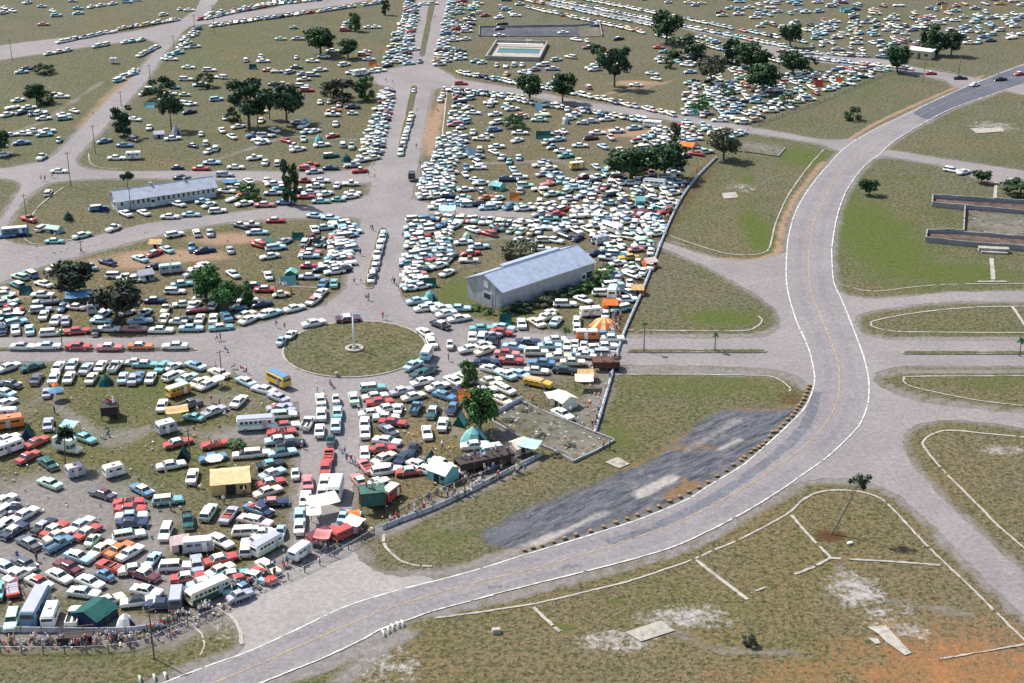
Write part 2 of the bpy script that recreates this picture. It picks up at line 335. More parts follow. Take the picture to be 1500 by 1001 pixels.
# the racing road on top
tp = [P(*p) for p in TRL] + [P(*p) for p in reversed(TRR)]
sheet('race_track', tp, TRACK, world=True, jit=.04, seg=14); TZ = ZL[0]
J('road_patch', [(1335, 166), (1367, 149), (1407, 131), (1447, 115), (1500, 95), (1570, 72), (1570, 100), (1500, 123), (1447, 141), (1393, 160), (1362, 178), (1344, 170)], DARK, jit=.03, keep=False, seg=20)
# darker resurfaced wedge on the inside of the bend
strip('road_patch', [(890, 796), (940, 780), (1000, 754), (1060, 721), (1110, 687), (1150, 655), (1178, 625), (1191, 597), (1196, 574)], 2.0, SKID, jit=.1)
strip('road_patch', [(1150, 610), (1166, 596), (1178, 580)], .2, SKID)
strip('road_patch', [(822, 832), (838, 829), (852, 828)], .9, SKID, jit=.3)
strip('road_patch', [(715, 862), (735, 860)], .8, SKID, jit=.3)
TARP = [(705, 795), (740, 803), (775, 803), (807, 798), (873, 778), (940, 755), (1007, 728), (1087, 677), (1140, 631), (1172, 598), (1160, 597), (1130, 600), (1070, 598), (1035, 612), (1000, 640), (965, 665), (920, 687), (860, 712), (800, 735), (740, 757), (710, 775)]
strip('road_marking', TRL[1:], .27, WLINE, z=TZ + .035, jit=.03, sub=14, gap=.02); strip('road_marking', TRR[:], .27, WLINE, z=TZ + .035, jit=.03, sub=14, gap=.02)
for _o in (-2.6, 2.4):
    _q = []
    for i in range(1, len(TRC) - 1):
        a_, b_, c_ = P(*TRC[i - 1]), P(*TRC[i]), P(*TRC[i + 1]); d_ = (c_ - a_).normalized(); _q.append((b_ + Vector((-d_.y, d_.x, 0)) * _o))
    WSTRIP(_q)
strip('road_marking', TRC, .20, YLINE, z=TZ + .035, sub=14, gap=.07); 
# verges
# narrow concrete walks
KB = dict(jit=.05)
for pts, wd in (([(637, 906), (690, 899), (770, 887), (793, 883), (860, 867), (927, 850), (1007, 823), (1047, 806), (1087, 789), (1140, 761), (1159, 749), (1180, 730), (1207, 720), (1244, 719), (1273, 724), (1297, 736), (1329, 769), (1356, 798), (1388, 829), (1420, 859), (1460, 899), (1500, 938), (1540, 978)], .55),
    ([(1560, 648), (1500, 641), (1447, 636), (1393, 631), (1367, 636), (1352, 648), (1357, 660), (1380, 688), (1407, 715), (1439, 747), (1460, 769), (1500, 803), (1540, 838)], .6),
    ([(1560, 603), (1500, 595), (1433, 587), (1380, 577), (1340, 568), (1325, 561), (1325, 555), (1340, 552), (1500, 551), (1560, 551)], .5),
    ([(1560, 489), (1500, 488), (1340, 487), (1303, 485), (1281, 480), (1276, 475), (1283, 470), (1340, 459), (1420, 451), (1500, 449), (1560, 449)], .6),
    ([(1228, 416), (1260, 425), (1287, 427), (1340, 421), (1393, 417), (1500, 416), (1560, 416)], .5),
    ([(1208, 218), (1188, 240), (1164, 272), (1151, 293), (1137, 325), (1129, 357), (1122, 369), (1100, 374), (1060, 371), (1007, 355), (980, 345)], .5),
    ([(915, 484), (1000, 485), (1087, 485), (1108, 479), (1116, 470), (1110, 463)], .55),
    ([(900, 549), (1000, 549), (1113, 551), (1140, 556), (1156, 568), (1157, 574)], .5),
    ([(562, 783), (563, 798), (573, 811), (589, 823), (610, 829), (633, 830)], .6),
    ([(281, 916), (296, 931), (299, 947), (293, 961)], .35),
    ([(320, 890), (340, 905), (352, 925), (354, 945)], .8),
    ([(1020, 821), (1058, 851), (1095, 879)], .9), ([(780, 889), (800, 908), (820, 926)], .8),
    ([(1159, 755), (1185, 785), (1217, 818)], .7), ([(1213, 818), (1327, 825), (1377, 829)], .7), ([(1217, 818), (1190, 832), (1164, 842)], .7),
    ([(1121, 861), (1100, 869)], .4), ([(1377, 966), (1407, 961), (1500, 945), (1560, 934)], .4),
    ([(1452, 379), (1454, 396), (1455, 413)], 1.4), ([(1432, 413), (1475, 413)], .9), ([(1459, 267), (1457, 297)], 1.3),
    ([(1483, 450), (1500, 475), (1518, 500)], 1.0), ([(655, 130), (650, 180), (645, 227)], .6), ([(380, 421), (425, 421), (471, 422)], .5),
    ([(45, 320), (60, 300), (93, 275)], .6), ([(130, 225), (132, 238), (145, 246), (180, 248)], .4), ([(35, 350), (50, 358), (80, 357), (130, 345)], .5),
    ([(1355, 99), (1400, 108)], .5), ([(640, 301), (770, 311)], .3), ([(975, 352), (1005, 361)], .4)):
    strip('walkway', pts, wd * .72, CONC, jit=.05, sub=9, gap=.05)
# medians and islands (grass raised by a kerb)
GRI = GR
def island(px, kerb=True, world=False):
    pts = [p.copy() for p in px] if world else [P(*p) for p in px]
    pts = soften(pts, True, 4, 2, 0)
    if kerb:
        m = MB(); c = sum(pts, Vector()) / len(pts)
        m.slab([(p.x, p.y, .0) for p in pts], .26); o = link('kerb', m.mesh('kerb', [CONC])); tag(o, kind='structure')
        pts = [p + (c - p).normalized() * .35 for p in pts]
    sheet('grass_island', pts, GRI, world=True, z=.275, jit=.03, keep=True, seg=3, it=1)
island([(630, -5), (639, -5), (634, 20), (621, 83), (614, 83), (624, 30)])
island([(603, 126), (611, 126), (602, 170), (591, 228), (581, 228), (591, 180)])
island([(556, 334), (567, 334), (558, 370), (547, 424), (533, 424), (541, 390)])
island([(-40, 511), (286, 511), (289, 513), (286, 515), (-40, 515)])
island([(918, 513.5), (1120, 513.5), (1124, 515.5), (1120, 517.5), (915, 517.5)])
island([(1324, 516), (1570, 516), (1570, 520), (1324, 520), (1320, 518)])
island([CR + Vector((math.cos(a), math.sin(a), 0)) * (RR + .2) for a in [i * math.pi / 18 for i in range(36)]], world=True)
# slabs
for q in ([(917, 926), (969, 909), (987, 925), (937, 941)], [(1271, 921), (1297, 917), (1336, 958), (1325, 960), (1299, 942), (1286, 931)], [(887, 678), (904, 670), (924, 681), (906, 688)], [(1057, 284), (1078, 282), (1080, 290), (1060, 292)], [(1271, 937), (1283, 945), (1291, 944), (1285, 937)],
          [(1421, 189), (1468, 188), (1471, 193), (1430, 196)], [(1085, 211), (1110, 213), (1148, 221), (1140, 229), (1100, 222)]):
    sheet('concrete_slab', q, CONC, it=0, jit=.12, keep=False)
# ---- the ground sheet, with worn patches where the grass is gone and a painted orange light leak ----
def axis(lo, hi, step, far):
    a = list(np.arange(lo, hi, step)); s = step; x = a[-1]
    while x < far: s *= 1.35; x += s; a.append(x)
    s = step; x = lo
    while x > -far: s *= 1.35; x -= s; a.insert(0, x)
    return np.array(a)
gx, gy = axis(-300, 300, 1.6, 9000), axis(150, 900, 1.6, 12000)
X, Y = np.meshgrid(gx, gy); nx, ny = len(gx), len(gy)
ch = {k: np.zeros(X.shape, np.float32) for k in ('green', 'orange', 'grey', 'dirt', 'pale', 'brown', 'tar', 'warm', 'lush', 'sand', 'rust')}
def blob(k, x, y, rx, ry, s=1., ang=0.):
    p = P(x, y); q = P(x + rx, y); r1 = (q - p).length; r2 = (P(x, y - ry) - p).length
    h = math.radians(ang); dx, dy = X - p.x, Y - p.y
    u, v = dx * math.cos(h) + dy * math.sin(h), -dx * math.sin(h) + dy * math.cos(h)
    d = np.sqrt((u / r1) ** 2 + (v / r2) ** 2)
    ch[k] = np.maximum(ch[k], s * np.clip(1.5 - d * .9, 0, 1))
def path(k, px, wd, s=1.):
    pts = [P(*p) for p in px]
    for a, b in zip(pts, pts[1:]):
        d = b - a; L = d.length_squared
        t = np.clip(((X - a.x) * d.x + (Y - a.y) * d.y) / L, 0, 1)
        dd = np.hypot(X - a.x - t * d.x, Y - a.y - t * d.y)
        ch[k] = np.maximum(ch[k], s * np.clip(1.4 - dd / wd, 0, 1))
for a in (('grey', 60, 760, 130, 60), ('grey', 60, 830, 110, 35), ('grey', 190, 800, 60, 60, .8), ('grey', 240, 850, 70, 25, .9), ('grey', 350, 640, 60, 15, .75), ('grey', 175, 640, 40, 16, .6),
          ('grey', 820, 520, 100, 30, .8), ('grey', 470, 800, 60, 25, 1), ('grey', 330, 590, 60, 20, .5), ('grey', 40, 600, 40, 20, .4), ('grey', 780, 630, 50, 22, .7), ('grey', 640, 760, 80, 20, .3),
          ('dirt', 250, 375, 80, 9, .95), ('dirt', 180, 385, 60, 9, .8), ('dirt', 330, 350, 50, 8, .9), ('dirt', 40, 430, 40, 10, .7), ('dirt', 920, 194, 50, 7, .8), ('dirt', 930, 122, 40, 4, .8),
          ('dirt', 650, 620, 80, 50, .35), ('dirt', 800, 130, 160, 20, .25), ('dirt', 620, 190, 20, 30, .8), ('dirt', 700, 380, 60, 25, .35),
          ('green', 1290, 350, 70, 60, .75), ('green', 1400, 400, 90, 14, .75), ('green', 1110, 340, 22, 34, .85), ('green', 1060, 466, 60, 12, .75), ('green', 1040, 560, 130, 25, .5), ('green', 1170, 230, 50, 16, .7),
          ('green', 905, 884, 14, 5, 1.), ('green', 460, 505, 60, 30, .5), ('green', 560, 515, 50, 25, .42), ('green', 1130, 470, 30, 12, .4), ('green', 200, 560, 90, 30, .4), ('green', 640, 790, 70, 28, .45), ('green', 900, 640, 35, 22, .6), ('green', 830, 920, 28, 6, .7), ('green', 30, 960, 200, 30, .4), ('green', 665, 430, 25, 20, .7),
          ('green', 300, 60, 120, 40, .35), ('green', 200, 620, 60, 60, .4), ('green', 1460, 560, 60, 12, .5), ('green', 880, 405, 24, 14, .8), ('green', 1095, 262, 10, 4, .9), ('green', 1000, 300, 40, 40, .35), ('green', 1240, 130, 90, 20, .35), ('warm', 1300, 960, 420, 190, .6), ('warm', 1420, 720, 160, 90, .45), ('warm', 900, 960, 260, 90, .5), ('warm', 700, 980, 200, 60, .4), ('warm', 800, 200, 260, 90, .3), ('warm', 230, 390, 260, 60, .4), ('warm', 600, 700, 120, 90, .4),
          ('lush', 1340, 340, 150, 110, .85), ('lush', 520, 512, 110, 46, .7), ('lush', 1040, 470, 130, 50, .5), ('lush', 1060, 300, 90, 110, .5), ('lush', 1020, 580, 170, 50, .55), ('lush', 700, 780, 160, 50, .5), ('lush', 1460, 570, 160, 40, .6), ('lush', 1450, 468, 200, 30, .5), ('lush', 200, 600, 220, 90, .5), ('lush', 250, 130, 300, 120, .5), ('lush', 1230, 160, 160, 50, .5), ('lush', 860, 880, 220, 30, .5), ('lush', 700, 430, 100, 40, .6), ('lush', 1450, 200, 120, 50, .4), ('lush', 330, 80, 200, 60, .5),
          ('pale', 1005, 905, 60, 14, .62), ('pale', 905, 940, 60, 14, .58), ('pale', 1252, 865, 34, 22, .66), ('pale', 1300, 905, 40, 20, .42), ('pale', 1345, 925, 22, 12, .5), ('pale', 1470, 660, 40, 6, .5), ('pale', 570, 975, 40, 25, .45), ('pale', 1085, 275, 22, 6, .4), ('pale', 1455, 185, 30, 6, .5), ('pale', 330, 915, 16, 25, .4),
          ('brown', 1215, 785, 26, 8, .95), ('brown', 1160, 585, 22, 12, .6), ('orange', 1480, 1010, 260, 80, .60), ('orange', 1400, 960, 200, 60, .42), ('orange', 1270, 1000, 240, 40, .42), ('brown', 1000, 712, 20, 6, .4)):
    blob(*a)
for k, px, wd, s in (('grey', [(330, 640), (240, 625), (150, 640), (90, 600), (60, 560)], 1.8, .66), ('grey', [(560, 640), (650, 690), (700, 660), (640, 600)], 1.6, .62), ('dirt', [(880, 140), (960, 120)], 1.3, .7), ('dirt', [(905, 140), (985, 118)], 1.0, .7), ('grey', [(700, 240), (820, 235), (930, 280)], 2, .62), ('grey', [(150, 120), (60, 180), (0, 200)], 1.5, .6), ('grey', [(300, 240), (420, 200), (520, 205)], 1.5, .6), ('grey', [(1230, 830), (1300, 880), (1420, 900)], 1.4, .6), ('grey', [(940, 900), (1040, 950), (1180, 960)], 1.3, .58), ('grey', [(660, 355), (780, 345), (870, 330)], 1.6, .62),
  ('grey', [(583, 836), (610, 840), (645, 838), (677, 834), (720, 817), (770, 803)], 1.36, .85), ('grey', [(500, 1000), (545, 960), (560, 945), (600, 928)], 1.86, .85), ('grey', [(385, 1001), (440, 990), (500, 966), (545, 940), (556, 926)], 1.36, 1.1), ('grey', [(640, 901), (740, 879), (820, 858), (900, 838), (980, 815), (1040, 791), (1090, 764), (1125, 743)], 0.81, .85), ('dirt', [(1205, 238), (1178, 272), (1162, 293), (1147, 325), (1141, 357), (1137, 372)], 0.99, .95), ('dirt', [(1055, 379), (1100, 382), (1137, 372), (1148, 362)], 0.93, .95), ('dirt', [(1243, 205), (1280, 182), (1320, 163), (1370, 141), (1440, 111)], 0.99, .95), ('grey', [(905, 543), (1050, 543), (1130, 546), (1165, 556), (1178, 570)], 1.49, .85), ('grey', [(905, 491), (1100, 491), (1128, 484)], 0.99, .85), ('grey', [(1500, 545), (1360, 545), (1310, 547), (1292, 553)], 0.87, .85), ('grey', [(1290, 558), (1310, 568), (1345, 580), (1420, 593), (1500, 601)], 0.99, .85), ('grey', [(1275, 488), (1300, 494), (1400, 495), (1560, 495)], 0.74, .85), ('grey', [(1170, 712), (1210, 705), (1245, 706), (1285, 715), (1320, 735), (1365, 778), (1445, 862), (1500, 911)], 0.81, .85), ('grey', [(1330, 690), (1385, 748), (1440, 800), (1500, 853)], 0.74, .85), ('dirt', [(652, 130), (640, 181), (632, 227)], 1.49, .95),
  ('dirt', [(120, 187), (160, 140), (200, 105)], 3, .6), ('grey', [(0, 925), (120, 925), (230, 930), (320, 900)], 5, .75), ('grey', [(560, 780), (650, 735), (780, 675)], 2.5, .8), ('grey', [(740, 240), (760, 195), (800, 150)], 2, .3), ('brown', [(905, 490), (940, 410), (985, 320), (1040, 240)], 3.5, .5),
                     ('grey', [(895, 520), (870, 600), (850, 640)], 4, .6), ('green', [(640, 470), (690, 455), (740, 470), (820, 445), (880, 420)], 2.5, .5), ('grey', [(650, 465), (760, 485), (900, 500)], 3, .8), ('grey', [(425, 815), (380, 850), (330, 890)], 5, .8),
                     ('brown', [(430, 525), (470, 545), (520, 551), (570, 546), (608, 530)], .8, .9), ('dirt', [(180, 345), (300, 318), (400, 312)], 2, .5), ('grey', [(1100, 742), (1160, 716)], 3, .7), ('grey', [(905, 540), (1160, 552)], 2, .6), ('grey', [(230, 1000), (360, 955)], 2.5, .7), ('grey', [(520, 790), (560, 845)], 1.5, .6)):
    path(k, px, wd, s)
def fill(k, px, s=1.):
    q = np.array([P(*p).xy for p in px]); ins = np.zeros(X.shape, bool); j = len(q) - 1
    for i in range(len(q)):
        (xi, yi), (xj, yj) = q[i], q[j]; ins ^= ((yi > Y) != (yj > Y)) & (X < (xj - xi) * (Y - yi) / ((yj - yi) or 1e-9) + xi); j = i
    f = ins.astype(np.float32); f = (f + np.roll(f, 1, 0) + np.roll(f, -1, 0) + np.roll(f, 1, 1) + np.roll(f, -1, 1)) / 5; ch[k] = np.maximum(ch[k], f * s)
fill('tar', TARP)
path('sand', [(936, 725), (960, 712), (986, 700)], 1.5, .95); path('sand', [(790, 799), (835, 776), (893, 748)], .7, .85); path('sand', [(750, 806), (790, 790), (840, 772)], .8, .7); path('sand', [(1052, 660), (1088, 643)], .8, .8)
path('sand', [(1005, 660), (1040, 640), (1080, 615)], 1.5, .5); path('rust', [(980, 727), (1000, 716), (1020, 711)], 1.5, .95); path('rust', [(1002, 702), (1010, 712)], 1.0, .9); path('rust', [(990, 655), (1045, 655)], 1.5, .6); path('rust', [(1060, 598), (1130, 600), (1160, 596)], 1.0, .75); path('rust', [(905, 690), (960, 668), (1010, 632)], .9, .6)
for E in EDGES:          # worn, dusty rims beside every paved area
    for a, b in zip(E, E[1:] + E[:1]):
        if max(a.y, b.y) > 620: continue
        d = b - a; L = d.length_squared; x0, x1 = np.searchsorted(gx, (min(a.x, b.x) - 4, max(a.x, b.x) + 4)); y0, y1 = np.searchsorted(gy, (min(a.y, b.y) - 4, max(a.y, b.y) + 4))
        XX, YY = X[y0:y1, x0:x1], Y[y0:y1, x0:x1]; t = np.clip(((XX - a.x) * d.x + (YY - a.y) * d.y) / max(L, .01), 0, 1)
        ch['grey'][y0:y1, x0:x1] = np.maximum(ch['grey'][y0:y1, x0:x1], .72 * np.clip(1.35 - np.hypot(XX - a.x - t * d.x, YY - a.y - t * d.y) / 1.9, 0, 1))
V = np.stack([X.ravel(), Y.ravel(), np.zeros(nx * ny)], 1)
I = np.arange(nx * ny).reshape(ny, nx)
Q = np.stack([I[:-1, :-1].ravel(), I[:-1, 1:].ravel(), I[1:, 1:].ravel(), I[1:, :-1].ravel()], 1)
def npmesh(name, V, Q, mats, mi=None):
    me = bpy.data.meshes.new(name); me.vertices.add(len(V)); me.vertices.foreach_set('co', V.astype(np.float32).ravel())
    k = Q.shape[1]; me.loops.add(Q.size); me.loops.foreach_set('vertex_index', Q.astype(np.int32).ravel())
    me.polygons.add(len(Q)); me.polygons.foreach_set('loop_start', np.arange(0, Q.size, k, dtype=np.int32))
    for m in mats: me.materials.append(m)
    if mi is not None: me.polygons.foreach_set('material_index', mi.astype(np.int32))
    me.update(calc_edges=True); return me
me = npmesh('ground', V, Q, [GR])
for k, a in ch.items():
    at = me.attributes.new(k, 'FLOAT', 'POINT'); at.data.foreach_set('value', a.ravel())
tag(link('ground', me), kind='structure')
# ================= VEHICLES =================
def profile(kind):
    """stations (x, half width, bottom, top, fin) of the lower body and the greenhouse (base, roof)"""
    if kind in 'shc':
        st = [(-2.68, .80, .38, .74, 0), (-2.60, .92, .30, .86, .05), (-2.0, .97, .24, .90, .07), (-1.3, .98, .20, .92, .03), (-.2, .98, .19, .91, 0), (1.0, .97, .19, .90, 0), (1.9, .96, .24, .88, 0), (2.45, .92, .30, .84, 0), (2.62, .80, .38, .74, 0)]
        gh = ((-1.55, 1.05, .86), (-1.02, .42, .68), 1.36)
    elif kind == 'w':
        st = [(-2.62, .84, .38, .80, 0), (-2.55, .93, .28, .92, 0), (-1.6, .97, .22, .94, 0), (0, .98, .20, .93, 0), (1.1, .97, .20, .92, 0), (2.0, .95, .25, .88, 0), (2.45, .90, .30, .84, 0), (2.6, .80, .38, .74, 0)]
        gh = ((-2.50, 1.05, .87), (-2.18, .50, .73), 1.48)
    elif kind == 'p':
        st = [(-2.6, .86, .42, .98, 0), (-2.5, .93, .36, 1.0, 0), (-.5, .94, .32, 1.0, 0), (.9, .94, .30, 1.02, 0), (1.6, .90, .32, 1.02, 0), (2.2, .86, .36, .98, 0), (2.45, .78, .40, .86, 0)]
        gh = ((-.55, .98, .84), (-.35, .60, .70), 1.68)
    elif kind == 'b':
        st = [(-2.05, .50, .35, .55, 0), (-1.85, .68, .26, .80, 0), (-1.3, .78, .22, .95, 0), (0, .78, .20, .92, 0), (.9, .74, .22, .90, 0), (1.6, .66, .28, .78, 0), (1.95, .50, .36, .58, 0)]
        gh = ((-1.35, .72, .66), (-.75, .32, .54), 1.44)
    else:       # k compact
        st = [(-2.15, .70, .36, .68, 0), (-2.05, .80, .28, .80, 0), (-1.2, .84, .22, .86, 0), (0, .85, .20, .86, 0), (.9, .84, .20, .85, 0), (1.7, .82, .26, .80, 0), (2.05, .74, .32, .72, 0)]
        gh = ((-1.35, .80, .74), (-.85, .28, .60), 1.30)
    return st, gh
def body_mb(kind, two=None):
    st, gh = profile(kind); m = MB(); rings = []
    for x, wd, b, t, fin in st:
        rings.append([(x, -wd * .86, b), (x, -wd, b + (t - b) * .35), (x, -wd * .985, b + (t - b) * .78), (x, -wd * .93, t + fin), (x, -wd * .78, t),
                      (x, 0, t + .035), (x, wd * .78, t), (x, wd * .93, t + fin), (x, wd * .985, b + (t - b) * .78), (x, wd, b + (t - b) * .35), (x, wd * .86, b)])
    m.loft(rings, 0)
    n = len(m.f)
    L = st[-1][0]; R = st[0][0]
    # side trim, headlamps, tail lamps, grille
    for s in (-1, 1):
        m.box((0, s * (st[3][1] * .995), (.62)), (L * 1.5, .03, .05), 1)
        m.box((L - .01, s * st[-1][1] * .72, .60), (.10, .30, .16), 1)
        m.box((R + .01, s * st[0][1] * .74, .60), (.10, .26, .16), 2)
    m.box((L - .02, 0, .52), (.10, st[-1][1] * .9, .16), 1)
    if kind == 'p':     # open bed
        m.box((-1.55, 0, 1.012), (1.8, 1.5, .03), 3)
        for s in (-1, 1): m.box((-1.55, s * .84, 1.10), (1.95, .12, .22), 0)
        m.box((-2.52, 0, 1.10), (.10, 1.6, .22), 0)
    if kind == 'c':     # open cabin
        m.box((-.35, 0, .955), (1.7, 1.45, .03), 3)
        m.box((-.55, 0, 1.03), (.25, 1.35, .30), 4); m.box((-1.2, 0, 1.00), (.3, 1.35, .22), 4); m.box((-1.55, 0, .99), (.35, 1.5, .12), 4)
    return m
def cabin_parts(kind):
    """roof, windscreen, rear window, two side windows as builders"""
    (b0, b1, bw), (r0, r1, rw), h = profile(kind)[1]; z = .90 if kind != 'p' else 1.0
    if kind == 'k': z = .84
    th = .07
    if kind == 'c':
        a = MB(); a.quad((1.0, -.8, z), (1.0, .8, z), (.62, .72, 1.26), (.62, -.72, 1.26)); a.quad((.60, -.72, 1.26), (.60, .72, 1.26), (.98, .8, z), (.98, -.8, z)); return {'windscreen': a}
    base = [(b0, -bw), (b1, -bw), (b1, bw), (b0, bw)]; top = [(r0, -rw), (r1, -rw), (r1, rw), (r0, rw)]
    roof = MB(); cx = (r0 + r1) / 2; e = 1.05
    rr = []
    for zz, sc in ((h - .02, 1.03), (h + th * .5, 1.0), (h + th, .86)):
        rr.append([(cx + (x - cx) * sc * e, y * sc, zz) for x, y in top])
    roof.loft(rr, 0)
    for (x, y), (u, v) in zip(base, top):
        roof.tube((x * .99, y, z - .03), (u, v, h), .06, .045, 4, 0)
    if kind == 'w':
        for s in (-1, 1): roof.tube((-1.2, s * bw, z - .03), (-1.15, s * rw, h), .06, .05, 4, 0)
    elif kind != 'b':
        for s in (-1, 1): roof.tube((-.35, s * bw, z - .03), (-.32, s * rw, h), .035, .03, 4, 0)
    def pane(p, q, r, s_):       # inset slightly
        m = MB(); c = (Vector(p) + Vector(q) + Vector(r) + Vector(s_)) / 4
        V4 = [Vector(a).lerp(c, .03) for a in (p, q, r, s_)]; nn = (V4[1] - V4[0]).cross(V4[3] - V4[0]).normalized() * .03
        m.add([v for v in V4] + [v - nn for v in V4], [(0, 1, 2, 3), (7, 6, 5, 4), (0, 4, 5, 1), (1, 5, 6, 2), (2, 6, 7, 3), (3, 7, 4, 0)]); return m
    B = [Vector((x, y, z)) for x, y in base]; T = [Vector((x, y, h)) for x, y in top]
    return {'roof': roof, 'windscreen': pane(B[1], B[2], T[2], T[1]), 'rear_window': pane(B[3], B[0], T[0], T[3]),
            'side_window': pane(B[0], B[1], T[1], T[0]), 'side_window_': pane(B[2], B[3], T[3], T[2])}
def wheel_mb(n=12, r=.34):
    m = MB(); m.tube((0, -.1, 0), (0, .1, 0), r, r, n, 0); m.tube((0, -.115, 0), (0, .115, 0), r * .55, r * .5, max(6, n // 2), 1); return m
lampR = simple('tail_lamp', (.5, .02, .02), .3); inside = simple('dark_interior', (.03, .028, .026), .9); seatm = simple('seat_vinyl', (.45, .10, .08), .6)
WH = {k: wheel_mb(12, r).mesh('wheel', [tyre, hub]) for k, r in (('n', .35), ('b', .31))}
ME = {}
def body_mesh(k, c):
    if ('b', k, c) not in ME: ME['b', k, c] = body_mb(k).mesh('body', [paint(c), chrome, lampR, inside, seatm], False)
    return ME['b', k, c]
def part_mesh(k, nm, c):
    key = ('p', k, nm, c)
    if key not in ME: ME[key] = cabin_parts(k)[nm].mesh(nm.strip('_'), [paint(c) if nm == 'roof' else glass])
    return ME[key]
bumper_cache = {}
def bumper_mesh(k):
    if k not in bumper_cache:
        st = profile(k)[0]; wd = st[1][1]; m = MB(); m.box((0, 0, 0), (.14, wd * 1.96, .15)); 
        for s in (-1, 1): m.box((0, s * wd * .5, .03), (.2, .12, .22))
        bumper_cache[k] = m.mesh('bumper', [chrome])
    return bumper_cache[k]
TYPE = {'s': ('sedan', 'sedan'), 'h': ('sedan', 'sedan'), 'w': ('station_wagon', 'station wagon'), 'c': ('convertible', 'open convertible'),
        'p': ('pickup_truck', 'pickup truck'), 'b': ('rounded_car', 'small rounded car'), 'k': ('compact_car', 'compact car')}
TCACHE = {}
def tree_copy(o, parent=None):
    c = o.copy(); C.objects.link(c); c.parent = parent
    for ch in o.children: tree_copy(ch, c)
    return c
def car(x, y, a, k, c, r, zone, axis='x'):
    name, word = TYPE[k]
    desc = (('%s-roofed ' % CARCOL[r][0].replace(' ', '-')) if r and r != c and k != 'c' else '') + CARCOL[c][0] + ' ' + word
    p = P(x, y, .65); h = heading(x, y, a) + random.gauss(0, .02)
    key = (k, c, r)
    if key in TCACHE:
        t = TCACHE[key]; o = tree_copy(t)
    else:
        o = bpy.data.objects.new(name, None); C.objects.link(o); TCACHE[key] = o
        link('body', body_mesh(k, c), o)
        for nm in cabin_parts(k): link(nm.strip('_'), part_mesh(k, nm, r or c), o)
        st = profile(k)[0]; fr, re = st[-1][0], st[0][0]
        link('bumper', bumper_mesh(k), o, (fr + .06, 0, .42)); link('bumper', bumper_mesh(k), o, (re - .06, 0, .42))
        ax = (fr * .62, re * .56); ty = st[3][1] - .12
        for xx in ax:
            for s in (-1, 1): link('wheel', WH['b' if k in 'bk' else 'n'], o, (xx, s * ty, .35 if k not in 'bk' else .31))
    o.location = (p.x, p.y, .24 if onpave(p) else .02); o.rotation_euler = (0, 0, h)
    sc = random.uniform(.93, 1.01); o.scale = (sc, sc, random.uniform(.97, 1.03))
    for kk in ('label',):
        if kk in o: del o[kk]
    tag(o, None, {'sedan': 'car', 'station_wagon': 'station wagon', 'pickup_truck': 'pickup truck'}.get(name, 'car'), 'vehicles parked ' + zone)
    reg(o, desc, zone, x, y, axis); CARPOS.append((p.x, p.y)); return o
CARPOS = []
def inpoly(P2, poly):
    x, y = P2[0]; x1, y1 = poly[:, 0], poly[:, 1]; x2, y2 = np.roll(x1, 1), np.roll(y1, 1)
    m = (y1 > y) != (y2 > y)
    if not m.any(): return [False]
    return [bool((x < (x2[m] - x1[m]) * (y - y1[m]) / (y2[m] - y1[m]) + x1[m]).sum() % 2)]
BB = []
def onpave(p):
    if not BB:
        for pl in PAVES: BB.append((pl[:, 0].min(), pl[:, 1].min(), pl[:, 0].max(), pl[:, 1].max()))
    q = [(p[0], p[1])]
    return any(b[0] < p[0] < b[2] and b[1] < p[1] < b[3] and inpoly(q, pl)[0] for b, pl in zip(BB, PAVES))
def cars(ox, oy, sc, zone, text, axis='x'):
    for ln in text.replace(';', '\n').split('\n'):
        f = ln.split()
        if not f: continue
        car(ox + float(f[0]) / sc, oy + float(f[1]) / sc, float(f[2]), f[3], f[4], f[5] if len(f) > 5 else None, zone, axis)
S7, S3 = 7.47, 3.75
Z = 'on the grey lower left lot'
cars(0, 730, S7, Z, '''45 25 30 s W;75 120 30 w W;160 110 60 b N;275 175 30 s W;70 275 32 w W;10 330 32 s W;160 350 30 s N C;480 300 35 s K S;600 335 32 s R C;640 405 25 s C
310 485 152 s D S;650 500 28 p B;890 285 30 s W L;960 365 30 s R C;1020 455 42 b M;1120 550 35 s C;860 640 -20 s L C;740 745 155 s U;265 710 155 s D;1210 745 160 c R;1140 840 155 b B
70 755 -25 s W L;215 825 27 s W;650 850 -27 s W;430 920 -25 s W R;990 915 -20 s W;1410 40 5 c R;1430 115 2 s R;1440 190 3 s W L;1450 270 0 s N;1410 400 8 w W M;1310 555 30 s O;1430 590 30 s W''')
cars(200, 730, S7, Z, '''90 835 -18 s U C;180 660 50 k L;-20 775 10 s C''')
cars(0, 850, S7, Z, '''920 135 -8 s W M;1185 225 20 s C''')
cars(200, 820, S7, Z, '''110 340 -12 s W;20 450 8 s W K;290 490 0 s N;740 250 15 s L W''')
Z = 'by the bottom left fence'
cars(0, 850, S7, Z, '''130 435 -108 w M;810 390 70 p W;-20 110 80 s T''')
cars(200, 820, S7, Z, '''600 365 12 s B;560 190 6 s R W;1060 165 8 s T W;1270 180 165 s L W;1140 215 12 s R;1390 170 -32 c R;1440 80 -38 s C;990 290 100 k T;1150 300 150 k B;1135 400 20 k S''')
Z = 'left of the lower avenue'
cars(200, 730, S7, Z, '''340 20 6 w T W;790 150 62 w M W;1010 180 55 c S;560 250 -85 p G;320 370 -112 w W;920 465 -30 s W;1320 120 -18 c B;1270 240 -14 s H C;1225 365 2 w W;1390 375 5 k W;1200 535 85 w W;1340 460 20 s W
430 740 2 w W;660 715 100 s S;920 665 14 s R W;920 785 22 s C''')
cars(0, 500, S7, Z, '''100 465 170 s D;40 560 165 s L W;60 680 25 s W;510 560 85 k S;525 905 80 s S''')
